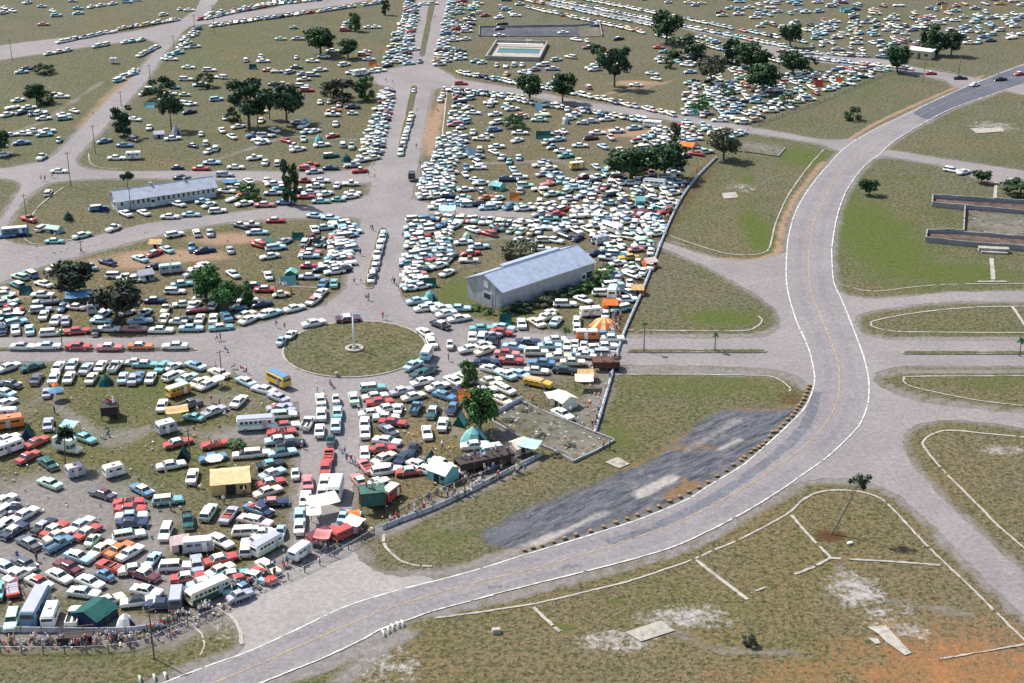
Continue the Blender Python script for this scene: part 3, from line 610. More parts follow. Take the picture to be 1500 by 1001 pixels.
cars(200, 500, S7, Z, '''280 700 72 s W;590 695 20 p D;850 760 22 s S W;1120 655 45 s W;620 830 170 k T''')
cars(0, 610, S7, Z, '''930 235 -20 s T;400 278 25 s R;310 440 28 s R;520 510 145 s G;80 245 20 s W;540 730 157 s M;1120 845 163 s D U''')
cars(200, 610, S7, Z, '''55 800 155 s B C;455 285 14 s R W;870 300 10 c R;1210 415 4 s W K;840 450 12 s B;380 530 10 s W;610 655 75 s W''')
Z = 'lining the lower avenue verge'
cars(370, 480, S3, Z, '''170 478 4 w W M;182 537 6 s W R;160 573 6 c R;148 615 8 s L W;212 636 8 s K;165 685 8 s L G;102 750 10 s K T;110 800 20 s L W;100 850 12 s R W;85 900 18 s C;115 958 4 s N P;150 436 10 c S;25 690 5 w W;235 800 92 b W;305 530 55 p W;165 445 -10 s S''', 'y')
cars(370, 734, S3, Z, '''40 45 155 s N;28 110 -12 s H;20 165 0 s W M;155 165 80 b L''', 'y')
cars(370, 480, S3, 'around the roundabout', '''140 383 155 s S;60 340 165 s W;618 570 88 s W;555 392 105 s M W;615 525 88 s W''')
Z = 'queued on the lower avenue'
cars(370, 480, S3, Z, '''373 400 102 s W;378 478 90 s W;368 570 87 s W;458 397 97 b W;466 470 88 s T W;457 541 86 s L W;430 622 82 b G;418 706 84 c R;402 772 86 s R;302 855 90 s P;384 905 86 s W;397 850 86 s W;290 945 84 s W;617 688 88 s W''', 'y')
cars(380, 700, S7, Z, '''440 425 88 s L;440 540 86 s W;1040 450 70 s L;920 430 65 k L''', 'y')
Z = 'right of the lower avenue'
cars(370, 480, S3, Z, '''660 335 5 w T W;675 376 8 s C;820 347 14 s S W;885 377 14 s C W;700 407 6 s R;742 443 10 s W;655 468 8 s W;735 492 0 s W;800 445 80 k W;770 520 -4 s R;742 562 145 s D S;738 622 -8 s W;712 665 4 s R;722 716 26 s C;625 762 132 c P;728 785 8 w W;588 842 130 s P W;690 845 15 k W;700 870 15 k S''')
cars(560, 540, S7, Z, '''440 150 14 s W;610 195 14 s W;780 130 150 s W;370 430 60 p B;550 470 -115 s G W;680 295 -18 s B;770 430 -120 s N B;800 245 70 k N;490 700 -82 s W;660 605 78 s W;345 865 60 b N;500 25 30 s K;420 60 20 s G''')
cars(560, 630, S7, Z, '''240 300 40 s N;400 385 -22 s W;650 365 -20 s W;310 450 5 s R W;480 440 -15 s W;1020 165 6 s W;60 425 0 w W;20 600 -30 k C;560 400 0 k W;790 440 -10 k H''')
Z = 'jammed east of the roundabout'
cars(700, 460, S7, Z, '''45 165 2 s T;280 145 -8 s L;260 205 -4 s R;45 255 75 w W;165 295 82 s K;-60 260 82 s W;480 100 98 s W;640 90 150 s C;850 80 48 s L W;760 25 25 s C;550 310 0 s N S;860 290 2 s W;400 370 -6 s L;80 405 20 s C;320 440 -4 s P R;365 515 -3 s R W;100 535 0 s N
-80 385 12 s W;640 425 0 w C;790 355 0 s L;890 470 2 s C;990 420 0 s W;1150 430 0 s L W;1060 330 85 k W;1160 350 85 k W;700 540 176 s B;640 620 -3 s W C;955 615 -4 s K G;150 605 -12 s W;300 660 155 s L W;440 650 160 s L;135 730 10 s C;290 820 155 s W;250 935 155 s C;60 835 8 s W;-150 700 -25 s W;1270 380 5 s C;1400 440 0 w S;1400 360 3 s W;1040 535 0 s C;1080 80 80 k W;1085 150 80 k W;1380 235 4 s B;1470 275 0 s W;60 350 12 s W;1190 460 -5 k W;160 240 10 k S;980 340 85 k C''')
cars(690, 560, 6.25, Z, '''840 292 -28 s W;275 45 -25 s C''')
cars(400, 440, 6.25, 'around the roundabout', '''375 215 12 s W;690 178 5 s U W;165 320 40 k W;80 380 48 b L;1390 303 145 s W;1450 390 110 s W;1285 600 28 s L''')
cars(370, 240, S3, 'around the roundabout', '''1030 885 160 s K W;525 850 5 s N W''')
cars(370, 480, S3, 'around the roundabout', '''1085 97 85 b W;950 250 25 s G''')
Z = 'on the narrow strip mid west road'
cars(0, 500, S7, 'on the west road median', '''250 65 0 s W S;530 62 0 s W L;860 65 0 s R;1200 72 0 s P W''')
cars(200, 500, S7, 'on the west road median', '''45 62 0 s O W;420 60 180 s W''')
Z = 'just below the west road'
cars(0, 500, S7, Z, '''100 280 20 s W;350 275 18 s G;635 280 57 s W;790 255 62 s W L;945 295 52 s S L;1100 270 60 s W;1265 275 50 p W;400 410 55 s D;590 400 66 s W;755 395 66 s W;1000 405 58 s C;1345 400 72 s L W;1455 410 72 s S''')
cars(200, 500, S7, Z, '''100 250 0 s T W;285 275 45 s T;400 275 20 k W;640 265 160 s L B;900 345 158 s C;20 390 62 s B;155 400 66 s W;405 375 25 w W;555 400 25 s L W;690 445 25 s C;780 470 25 s W;1190 440 155 s L C;-10 230 0 k W''')
Z = 'above the west road kerb'
cars(0, 240, S3, Z, '''15 910 80 s N;85 910 100 s W;162 910 95 s L;285 927 5 w W;425 917 5 s R;525 922 70 b D;598 905 0 s W;740 905 0 s P;885 912 0 s W;1050 902 0 s L;1215 897 5 s T W;240 830 68 s W;307 857 60 s W;360 860 78 s S;900 850 60 s C;770 862 4 s L;980 865 0 k W;1018 853 10 k D;1097 852 68 s W;1172 850 82 s W;1243 838 120 s B;1365 855 25 s W;1350 828 20 s C;1460 820 30 s W''')
Z = 'along the curved verge, avenue foot'
cars(370, 240, S3, Z, '''105 820 18 s L W;230 792 14 s W;335 750 35 s W P;375 708 40 s W;388 655 60 s B;447 655 82 s T''')
cars(370, 240, S3, 'at the kerb by the barn', '''905 752 10 s L;975 778 8 s M W;950 792 8 s W;1040 793 12 s W;1065 820 14 s W;1135 848 10 s W;1135 792 0 s L''')
# ================= the far cars: nobody could count them, one object =================
def light_car(kind):
    m = body_mb(kind) ; out = MB()
    st, gh = profile(kind)
    rings = []
    for x, wd, b, t, fin in [st[0], st[1], st[3], st[-3], st[-2], st[-1]]:
        rings.append([(x, -wd * .9, b), (x, -wd, b + (t - b) * .5), (x, -wd * .9, t), (x, wd * .9, t), (x, wd, b + (t - b) * .5), (x, wd * .9, b)])
    out.loft(rings, 0)
    for nm, mb in cabin_parts(kind).items():
        if nm == 'roof':
            (b0, b1, bw), (r0, r1, rw), h = gh
            out.loft([[(r0 - .05, -rw, h), (r1 + .05, -rw, h), (r1 + .05, rw, h), (r0 - .05, rw, h)], [(r0, -rw * .9, h + .07), (r1, -rw * .9, h + .07), (r1, rw * .9, h + .07), (r0, rw * .9, h + .07)]], 1)
        else: out.add(mb.v[:4], [(0, 1, 2, 3)], 2)
    fr, re = st[-1][0], st[0][0]
    for xx in (fr * .62, re * .56):
        for s in (-1, 1): out.tube((xx, s * (st[3][1] - .2), .34), (xx, s * (st[3][1] + .01), .34), .34, .34, 7, 3)
    out.box((fr + .04, 0, .42), (.1, st[1][1] * 1.9, .14), 4); out.box((re - .04, 0, .42), (.1, st[1][1] * 1.9, .14), 4)
    return out
PAL = list(CARCOL)
CARW = dict(W=42, C=20, L=13, B=2.5, N=3, K=1.5, R=3.5, P=2, T=3, G=1, M=8, S=9, D=3, Y=.6, O=.8, U=1, A=1, H=1.5)
def tri(mb):
    V = np.array(mb.v); T, M = [], []
    for f, mi in zip(mb.f, mb.m):
        for i in range(1, len(f) - 1): T.append((f[0], f[i], f[i + 1])); M.append(mi)
    return V, np.array(T), np.array(M)
PR = {k: tri(light_car(k)) for k in 'swkcpb'}
FAR = []       # x, y, heading, kind, body, roof
def addfar(p, h, c=None, k=None):
    if c is None: c = random.choices(list(CARW), list(CARW.values()))[0]
    r = 'W' if (c not in 'WC' and random.random() < .5) else (random.choice('LSRTNK') if c in 'WC' and random.random() < .05 else c)
    FAR.append((p.x, p.y, h, k or random.choices('swkcpb', (62, 17, 9, 3, 5, 4))[0], c, r))
def row(x0, y0, x1, y1, n, a, jx=1.0, skip=.06, cols=None):
    for i in range(n):
        if random.random() < skip: continue
        t = (i + .5) / n + random.gauss(0, .08 / n); x = x0 + (x1 - x0) * t; y = y0 + (y1 - y0) * t
        aa = a + random.gauss(0, 2.5) + (180 if random.random() < .5 else 0)
        q = P(x, y, .6); q.x += random.gauss(0, .35 * jx); q.y += random.gauss(0, .25)
        addfar(q, heading(x, y, aa))
def pts(ox, oy, sc, text):
    for ln in text.replace('\n', ';').split(';'):
        f = ln.split()
        if f: x, y = ox + float(f[0]) / sc, oy + float(f[1]) / sc; addfar(P(x, y, .6), heading(x, y, float(f[2])), f[3] if len(f) > 3 else None, f[4] if len(f) > 4 and f[4] in 'swkcp' else None)
# rows beside the avenue
row(532, 237, 566, 130, 21, 8); row(546, 234, 573, 130, 19, 8); row(581, 93, 600, -2, 21, 6); row(592, 90, 611, -2, 20, 6)
row(566, 96, 590, 30, 8, 8); row(642, 96, 664, -2, 20, 2); row(655, 92, 678, -2, 16, 2, skip=.2); row(672, 100, 690, 20, 14, 2, skip=.2)
row(586, 226, 603, 166, 11, 85, .3, 0); row(543, 412, 563, 337, 9, 87, .3, 0)
row(487, 400, 503, 325, 15, 8); row(501, 398, 514, 328, 14, 8); row(477, 402, 489, 350, 9, 5, skip=.3)
row(603, 395, 610, 318, 12, 6); row(615, 422, 622, 318, 17, 6); row(602, 425, 604, 395, 6, 6); row(641, 392, 652, 338, 10, 12)
row(622, 290, 632, 236, 12, 5); row(637, 290, 650, 200, 18, 5, skip=.1); row(655, 285, 672, 134, 26, 6, skip=.12); row(672, 240, 686, 140, 14, 10, skip=.3)
# rows beside the diagonal roads
row(672, 106, 775, 124, 17, -30); row(775, 124, 850, 138, 10, -30); row(850, 138, 1000, 170, 16, -25); row(665, 133, 770, 143, 14, -35); row(745, 144, 950, 177, 22, -35); row(775, 150, 900, 172, 8, 85, skip=.4)
row(770, 10, 1150, 92, 48, -18); row(790, -4, 1160, 70, 46, -18); row(800, -12, 1180, 62, 40, -18); row(760, -2, 960, 38, 22, -18); row(1150, 82, 1330, 100, 14, -10); row(1140, 75, 1310, 84, 14, -8)
row(85, 62, 165, 46, 12, 12); row(172, 43, 262, 28, 11, 15); row(290, 29, 400, 6, 14, 14); row(300, 22, 480, -10, 20, 14); row(310, 38, 440, 20, 12, 12); row(380, 8, 500, -4, 12, 12); row(440, 20, 560, 3, 12, 10)
row(64, 80, 107, 72, 3, 15, skip=0); row(137, 68, 215, 57, 6, 12); row(203, 82, 232, 67, 7, 25, .5, 0); row(170, 119, 198, 102, 7, 15, 2, 0)
row(244, 88, 290, 40, 9, 10, 2); row(600, 303, 770, 305, 2, 0); row(640, 297, 770, 302, 9, 0); row(635, 318, 800, 330, 17, 60, skip=.05); row(640, 328, 790, 340, 9, 30, skip=.4)
row(8, 345, 8, 345, 1, 10); row(765, 300, 970, 319, 15, 20); row(800, 262, 960, 285, 14, 55)
pts(0, 0, S3, '''150 15 10 W;230 35 0 L;290 60 -20 W;310 85 5 L;430 45 0 T;430 72 5 L;500 38 20 W;555 30 10 W;620 20 10 W;400 5 0;700 10 0 L;745 0 0;25 45 -20 W;70 60 -10 W;20 70 10 W;240 133 0 P;990 50 20 W;1040 55 0 W;900 80 10 W w;940 110 20 W;120 395 5 L;150 375 0 D;655 435 5 W
70 590 10 W;100 550 10 W;160 590 5 W;40 630 15 W;115 618 20 N;170 625 60 B;240 650 5 W;210 620 40 W w;250 625 80 S;355 650 5 T;350 630 0 W;410 610 -15 W;340 530 0 W;300 520 10 C;120 785 5 B;60 740 5 W;245 740 5 T;260 720 5 W;130 735 0 W;190 720 0 W;325 770 55 L;230 865 35 W;325 940 0 W;20 850 15 W;5 800 0 W
575 775 10 B;685 798 0 B;735 765 -20 U;640 868 0 W;950 760 5 W;820 700 80 W;1060 800 -10 N;1105 735 85 W k;1220 715 120 W;1150 830 25 W;1185 815 60 W;1130 785 85 W w;975 920 0 N;1105 925 0 R;1165 893 0 L;1295 918 0 W;1455 890 75 W;1275 750 150 W;1310 695 10 W;1440 780 0 W;1390 745 10 B;1475 745 5 S;1190 545 5 L;1235 648 90 W k;1020 570 -10 W;1050 570 0 W;1040 615 10 N W;905 540 15 W;930 515 0 W;1015 520 0 M;785 515 20 W;830 490 0 W;1020 435 0 W;1100 465 5 L;1150 385 0 W;1035 370 0 W;940 325 0 W;975 290 5 T;1000 262 0 W;1070 255 5 W;1035 232 5 W;1070 190 15 W;1350 330 85 W w;1445 335 0 W;1480 385 0 P;960 480 0 B;740 655 -5 W''')
pts(370, 0, S3, '''155 213 0 M;250 213 0 S;240 315 80 W;330 335 0 W;390 310 0 W;60 335 5 W;45 310 80 W;440 280 0 W;610 300 0 O;640 325 0 L;620 285 10 W;640 150 0 W;675 148 0 W;500 145 70 W;510 165 0 R;505 355 10 W;550 400 0 W;620 400 20 W w;660 392 0 W;700 385 0 W;740 360 10 K
90 385 0 R;135 392 0 S;205 395 15 S;240 370 0 D;275 405 10 S;330 412 0 S;120 462 0 D;170 462 0 P;270 472 0 W;300 495 0 R;470 455 0 W;440 470 15 W;370 560 90 W;420 558 90 S;475 575 80 W;550 588 0 N;450 605 0 O;440 630 0 W;550 622 0 W;300 722 15 L;340 720 15 W;230 800 20 W;250 820 10 W;430 855 5 G W;440 745 10 R B;120 715 -20 W;65 745 0 W;70 892 78 W;135 895 78 W;320 905 5 R;300 925 0 R;340 943 5 S;430 922 0 N;590 938 5 R;550 908 5 S;60 782 10 W;40 770 0 W
945 22 0 W;993 18 0 W;893 270 5 W;860 348 5 L;918 335 80 B;885 498 90 W;1055 488 80 D;1045 520 80 W;1030 548 80 W;1320 540 80 W;1305 575 60 W;1425 75 -20 W;1370 130 5 K W;1210 105 -10 W;1210 50 0 T;1340 358 85 W;1390 362 85 W;1435 355 85 W;1480 355 85 W;1145 458 0 R;1100 495 0 W;1330 712 5 B;1210 725 85 W;1290 745 0 W k;1470 730 0 W;1455 770 15 W;1480 632 0 P;1240 895 -30 W;1240 920 0 W;1410 885 80 T''')
pts(0, 240, S3, '''265 160 55 W;160 305 -15 R;85 385 5 N W;235 352 25 W;300 425 0 T W;452 393 15 M W;625 355 22 W;545 245 5 B;690 273 155 W;790 268 155 W;935 290 0 W;1050 278 0 L;1195 258 5 W;1150 225 20 W;1115 205 10 L;975 220 165 W;1280 192 20 W;1345 218 10 W;1450 225 0 P;1235 60 0 S w;1280 100 0 T;1000 75 0 D W;960 388 10 W;1080 380 115 W;1155 378 95 S;1320 340 165 D W;1405 375 5 L;1425 445 165 R w;1265 472 110 S;1125 475 8 N W;1055 460 85 B;915 470 155 L;770 520 160 L W;850 490 20 R;590 540 165 N C;305 570 20 C;490 565 160 L;110 620 165 M W;165 605 155 B;95 665 155 B;25 700 150 L;240 660 165 W;200 770 50 B;270 760 5 D;80 790 -15 R;700 620 5 W;740 635 0 C;640 615 0 W;860 565 0 K;1000 660 5 T W;1280 605 145 W;1130 560 160 W;960 700 0 W;1010 770 5 W;1070 775 40 W;1170 775 60 W w;910 800 60 C;1310 790 5 B;1440 770 10 N;1460 690 0 R;1400 670 0 N;1090 580 0 W;1060 600 20 S;1380 335 0 H;800 815 30 L;235 720 0 W;850 750 0 N''')
pts(370, 240, S3, '''125 310 0 R;35 375 0 L;30 435 155 R;345 285 -5 L;430 297 -5 L;395 350 5 L;480 450 5 R;290 430 60 W;310 560 0 R W;315 620 0 S;320 485 0 P;310 505 0 L;120 110 5 W;290 180 0 R;400 165 15 W;180 212 0 B;375 205 0 T;70 225 0 P;470 195 0 T;540 178 10 W;540 110 0 W;550 160 0 W;375 92 0 W;290 92 0 R;300 20 0 R;470 325 0 W;260 150 0 N;320 158 0 S
1170 140 5 W;1050 210 0 W;1180 215 -5 W;1305 230 -5 W;1410 238 20 B;1490 245 5 W;1350 190 20 L;1285 185 10 O;1160 185 0 L;1070 175 0 N;1225 88 -15 L;1400 85 0 N;1470 145 90 W;1340 350 160 T;1300 382 165 R;1210 360 160 W;1200 490 5 R;1190 530 0 W;1160 430 5 W;1245 455 5 L;1070 598 25 W;1090 510 30 D;1060 535 35 W;1000 535 20 R;990 455 0 L;1045 480 0 L;1480 320 5 W;1090 330 -20 W''')
pts(740, 240, S3, '''30 85 0 W;115 242 5 W;30 230 10 B;245 25 10 W;80 70 0 W w;80 145 85 W w;190 205 80 W w;265 220 85 L;325 222 75 W;380 225 65 W;450 220 60 W;505 245 20 W;440 170 10 L;340 150 30 M w;260 165 10 M;410 115 -20 W;235 110 10 P;320 85 0 L;580 100 90 W;690 105 0 W;740 160 10 M;650 175 -20 W;780 80 -10 L;890 70 0 W w;840 110 0 W w;660 85 70 W;680 215 -15 N;810 240 90 L;125 430 -15 W;90 420 -10 L;220 418 0 W;270 420 -10 W;180 365 80 W;200 465 0 W;325 390 -20 D C;390 365 -30 W;400 405 30 N;250 350 0 W;280 340 10 L;480 400 80 R w;530 425 0 S w;590 450 -20 C;630 435 -40 W;500 490 10 N;610 495 -5 B W;690 405 -10 C w;620 545 10 W;730 540 70 D;800 480 80 W;700 610 -20 W;620 630 80 S;595 665 5 M w;580 700 10 W;540 710 0 W;240 820 25 W;170 870 140 W;280 865 50 W L;430 745 -20 W;330 770 0 W w;90 875 85 W;490 820 0 W w;395 860 85 W;550 825 90 W;720 470 5 P;700 560 0 M;760 590 60 W;800 560 80 C''')
pts(1100, 0, S3, '''860 375 -10 W;990 402 0 R;1150 428 0 K W;1230 465 10 W;1370 435 5 K;1475 405 10 R;570 50 0 N;540 62 0 T;675 52 5 W;560 125 -5 W;565 95 5 D;760 105 5 W;790 105 0 W;1105 935 -10 W N;1170 945 15 W''')
pts(1100, 240, S3, '''1430 95 80 P k''')
_AP = [0, None]
def allpos():
    if _AP[1] is None or _AP[0] != len(FAR):
        new = np.array([(f[0], f[1]) for f in FAR[_AP[0]:]]); _AP[1] = new if _AP[1] is None else np.concatenate([_AP[1], new])
        if _AP[0] == 0: _AP[1] = np.concatenate([np.array(CARPOS), _AP[1]])
        _AP[0] = len(FAR)
    return _AP[1]
def scatter(poly, n, a, da=8, along=5.7, side=2.35, tries=60, avoid=True, flip=.25, zgap=1.):
    poly = [P(*p) for p in poly]; pp = np.array([(p.x, p.y) for p in poly]); mn, mx = pp.min(0), pp.max(0); k = 0
    for _ in range(n * tries):
        if k >= n: break
        q = np.array([[random.uniform(mn[0], mx[0]), random.uniform(mn[1], mx[1])]])
        if not inpoly(q, pp)[0]: continue
        if avoid and onpave(q[0]): continue
        if any(abs(q[0, 0] - bx) < r_ and abs(q[0, 1] - by) < r_ for bx, by, r_ in KEEP): continue
        # photo angle a -> ground heading at this spot
        h = a + random.gauss(0, da); h = math.radians(h) + (math.pi / 2 if random.random() < flip else 0)
        c, s = math.cos(h), math.sin(h)
        A = allpos() - q
        u, v = np.abs(A[:, 0] * c + A[:, 1] * s), np.abs(-A[:, 0] * s + A[:, 1] * c)
        if ((u < along) & (v < side)).any(): continue
        addfar(Vector((q[0, 0], q[0, 1], 0)), h + (math.pi if random.random() < .5 else 0)); k += 1
KEEP = []
for x, y, r in ((776, 420, 17), (240, 290, 16), (750, 78, 17), (780, 47, 12), (735, 80, 14)): p = P(x, y); KEEP.append((p.x, p.y, r))
scatter([(690, 180), (985, 195), (1000, 235), (960, 300), (800, 300), (660, 290), (660, 235)], 62, 15, 15)
scatter([(840, 262), (975, 245), (1000, 262), (940, 400), (905, 470), (880, 380), (840, 345), (770, 328)], 56, 10, 15, 5.3, 2.2)
scatter([(870, 300), (985, 262), (972, 330), (935, 400), (905, 470), (895, 420), (880, 360)], 30, 10, 20, 4.4, 1.9)
scatter([(690, 140), (950, 178), (985, 195), (690, 180)], 18, 10, 14)
scatter([(1000, 190), (1010, 120), (1130, 112), (1310, 95), (1300, 104), (1200, 142), (1100, 183)], 135, 8, 16, 5.0, 2.2, 80)
scatter([(950, 190), (1030, 190), (1090, 196), (1040, 222), (1000, 240), (960, 235)], 32, 8, 16, 5.2, 2.2)
scatter([(1100, 35), (1500, 22), (1500, 62), (1400, 66), (1325, 76), (1200, 76)], 125, 12, 14)
scatter([(900, -5), (1500, -5), (1500, 22), (1100, 35)], 75, 8, 14)
scatter([(790, 25), (960, 45), (1110, 90), (1030, 120), (940, 140), (830, 130), (690, 100), (690, 30), (760, 18)], 42, 5, 18)
scatter([(1020, 50), (1110, 88), (1090, 130), (1020, 150), (1000, 100)], 30, 8, 18)
scatter([(690, -5), (760, -5), (780, 20), (690, 30)], 14, 5, 14)
scatter([(300, 45), (560, 20), (545, 120), (530, 230), (380, 235), (330, 150)], 12, 5, 18)
scatter([(380, 175), (530, 180), (500, 236), (320, 240), (300, 190)], 6, 5, 18)
scatter([(400, 340), (470, 335), (470, 400), (430, 440), (390, 420)], 8, 5, 18)
scatter([(330, 258), (520, 270), (520, 292), (420, 295), (330, 290)], 10, 5, 14)
scatter([(0, 430), (60, 440), (80, 470), (0, 485)], 8, 5, 25)
scatter([(90, 450), (440, 430), (410, 455), (300, 470), (100, 478)], 12, 8, 25)
def build_far():
    VV, TT, MM = [], [], []; off = 0
    mats = [paint(k) for k in PAL] + [glass, tyre, chrome]; G_, T_, H_ = len(PAL), len(PAL) + 1, len(PAL) + 2
    for x, y, h, k, c, r in FAR:
        V, T, M = PR[k]; cs, sn = math.cos(h), math.sin(h); s = random.uniform(.90, 1.01)
        W = np.empty_like(V); W[:, 0] = (V[:, 0] * cs - V[:, 1] * sn) * s + x; W[:, 1] = (V[:, 0] * sn + V[:, 1] * cs) * s + y; W[:, 2] = V[:, 2] * s + .04
        VV.append(W); TT.append(T + off); off += len(V)
        lut = np.array([PAL.index(c), PAL.index(r), G_, T_, H_]); MM.append(lut[M])
    me = npmesh('parked_cars', np.concatenate(VV), np.concatenate(TT), mats, np.concatenate(MM))
    o = link('parked_cars', me); tag(o, 'hundreds of small mostly white cars parked across the far fields and along the avenue', 'cars', None, 'stuff')
build_far()
# ================= BUILDINGS =================
TIN = None
def tin_mat(name, c, var=.14, sc=.6):
    m, n, b, pos = newmat(name); b.inputs['Roughness'].default_value = .5; b.inputs['Specular IOR Level'].default_value = .4; b.inputs['Metallic'].default_value = .15
    tc = n.nodes.new('ShaderNodeTexCoord'); wv = n.nodes.new('ShaderNodeTexWave'); wv.bands_direction = 'X'; wv.inputs['Scale'].default_value = 1.1
    n.links.new(tc.outputs['Object'], wv.inputs['Vector'])
    col = mix(n, remap(n, noise(n, tc.outputs['Object'], sc, 5, .7), .35, .65), tuple(x * (1 - var) for x in c), tuple(min(1, x * (1 + var)) for x in c))
    col = mix(n, remap(n, noise(n, tc.outputs['Object'], .35, 6, .8), .56, .70, 0, .5), col, (.23, .15, .10))
    col = mix(n, 1., col, remap(n, wv.outputs['Fac'], 0, 1, .88, 1.06), 'MULTIPLY')
    n.links.new(col, b.inputs['Base Color']); return m
ROOFM = tin_mat('grey_blue_sheet_roof', (.40, .46, .56)); WALLM = tin_mat('weathered_grey_siding', (.44, .44, .47), .2)
HUTW = tin_mat('pale_blue_boards', (.56, .62, .66), .15, 1.2); HUTR = tin_mat('pale_tin_roof', (.50, .53, .60))
WHITEP = simple('white_trim_paint', (.80, .80, .76), .6); WIN = simple('dark_window_glass', (.03, .04, .05), .1, 0, .2)
WOOD = simple('weathered_wood', (.16, .115, .08), .85, 0, .3, 2); STEEL = simple('grey_steel', (.45, .46, .48), .45, .5)
def gabled(name, label, cat, A, Bp, Lpx, hw, hr, wallm, roofm, nwin, doors, monitor=False, group=None):
    """A, Bp: photo points of the two bottom corners of the near gable; Lpx: bottom of the far end of the long side"""
    a, b, c = P(*A), P(*Bp), P(*Lpx); W = (b - a).length; ex = (c - b).normalized(); L = (c - b).length
    rz = math.atan2(ex.y, ex.x); t = thing(name, label, cat, (b.x, b.y, 0), rz)      # local x along the wall, local y away (left of it)
    m = MB(); m.add([(0, 0, 0), (L, 0, 0), (L, W, 0), (0, W, 0), (0, 0, hw), (L, 0, hw), (L, W, hw), (0, W, hw), (0, W / 2, hr), (L, W / 2, hr)],
       [(0, 1, 5, 4), (2, 3, 7, 6), (3, 0, 4, 8, 7), (1, 2, 6, 9, 5), (3, 2, 1, 0), (4, 5, 9, 8), (6, 7, 8, 9)])
    wall = link('wall', m.mesh('wall', [wallm]), t)
    m = MB(); o = .45; th = .14; sl_ = (hr - hw) / (W / 2)
    for s in (0, 1):
        y0, y1 = (-o, W / 2) if s == 0 else (W + o, W / 2); z0 = hw - o * sl_
        m.slab([(-o, y0, z0 + .06), (L + o, y0, z0 + .06), (L + o, y1, hr + .06), (-o, y1, hr + .06)], th)
    m.tube((-o, W / 2, hr + .18), (L + o, W / 2, hr + .18), .14, n=6)
    nn_ = int(L / 1.6)
    for i in range(nn_ + 1):
        x = -o + .06 + (L + 2 * o - .12) * i / nn_
        for s in (0, 1):
            y0 = -o if s == 0 else W + o; m.tube((x, y0, hw - o * sl_ + .215), (x, W / 2, hr + .215), .035, n=4)
    roof = link('roof', m.mesh('roof', [roofm]), t)
    for y0 in (-o - .08, W + o + .08):
        g = MB(); g.box((L / 2, y0, hw - o * sl_ + .1), (L + 2 * o, .14, .14)); link('gutter', g.mesh('gutter', [STEEL]), roof)
    g = MB()
    for x in (.1, L - .1): g.tube((x, -.12, .1), (x, -.12, hw - .2), .07, n=5); link('downpipe', g.mesh('downpipe', [STEEL]), t); g = MB()
    if monitor:
        m = MB(); m.box((L * .52, W / 2 + 1.0, hr + .10), (L * .62, 1.3, .8)); link('roof_vent', m.mesh('roof_vent', [roofm]), roof)
    else:
        for k in (.38, .72):
            m = MB(); m.box((0, 0, .3), (.5, .5, .9)); m.box((0, 0, .8), (.7, .7, .12)); link('chimney', m.mesh('chimney', [STEEL]), roof, (L * k, W / 2 + .3, hr))
    def window(x, z, w, h, y=0, rot=0, nm='window'):
        f = MB(); f.box((0, -.04, 0), (w + .24, .10, h + .24)); fo = link(nm, f.mesh(nm, [WHITEP]), t, (x, y, z), rot)
        g = MB(); g.box((0, -.10, h * .25), (w, .05, h * .46)); g.box((0, -.10, -h * .25), (w, .05, h * .46)); link('pane', g.mesh('pane', [WIN]), fo)
    def door(x, w, h, y=0, rot=0, mat=WHITEP, z=0, dark=False):
        f = MB(); f.box((0, -.05, h / 2 + z), (w, .12, h)); fo = link('door', f.mesh('door', [mat]), t, (x, y, 0), rot)
        g = MB(); g.box((w * .35, -.14, z + 1.0), (.08, .08, .2)); link('handle', g.mesh('handle', [STEEL]), fo)
        g = MB(); g.box((0, -.12, z + h * .7), (w * .7, .03, h * .35)); link('pane', g.mesh('pane', [WIN]), fo)
    return t, L, W, window, door
t, L, W, window, door = gabled('tin_barn', 'long grey tin barn with blue grey gabled roof on a fenced grass plot', 'barn', (683.3, 436.6), (736, 456.5), (869, 411.5), 4.7, 7.1, WALLM, ROOFM, 0, 0, True)
door(L * .885, 1.4, 2.6, z=.0); window(L * .96, 2.0, 1.1, 1.5); window(L * .93, 2.0, .8, 1.5)
# gable: loft hatch, door and service box
f = MB(); f.box((0, -.05, 0), (1.4, .14, 1.5)); link('hatch', f.mesh('hatch', [WHITEP]), t, (0, W * .46, 5.0), -math.pi / 2)
door(0, 3.0, 3.2, W * .42, -math.pi / 2, mat=WALLM); 
f = MB(); f.tube((-.3, 2.0, 0), (-.3, 2.0, 5.4), .12); link('drain_pipe', f.mesh('drain_pipe', [STEEL]), t)
t, L, W, window, door = gabled('barrack_hut', 'long low pale blue wooden hut with a row of small windows', 'hut', (159, 302.5), (172.3, 310.5), (317.3, 288.5), 2.9, 4.9, HUTW, HUTR, 0, 0)
for i in range(17):
    if i in (4,): continue
    window(L * (.16 + i * .0505), 1.95, .62, 1.1)
door(L * .355, 1.3, 2.2); window(L * .05, 1.95, .7, 1.0)
window(0, 1.9, .7, 1.1, W * .25, -math.pi / 2); window(0, 1.9, .7, 1.1, W * .75, -math.pi / 2); door(0, 1.1, 2.1, W * .5, -math.pi / 2)
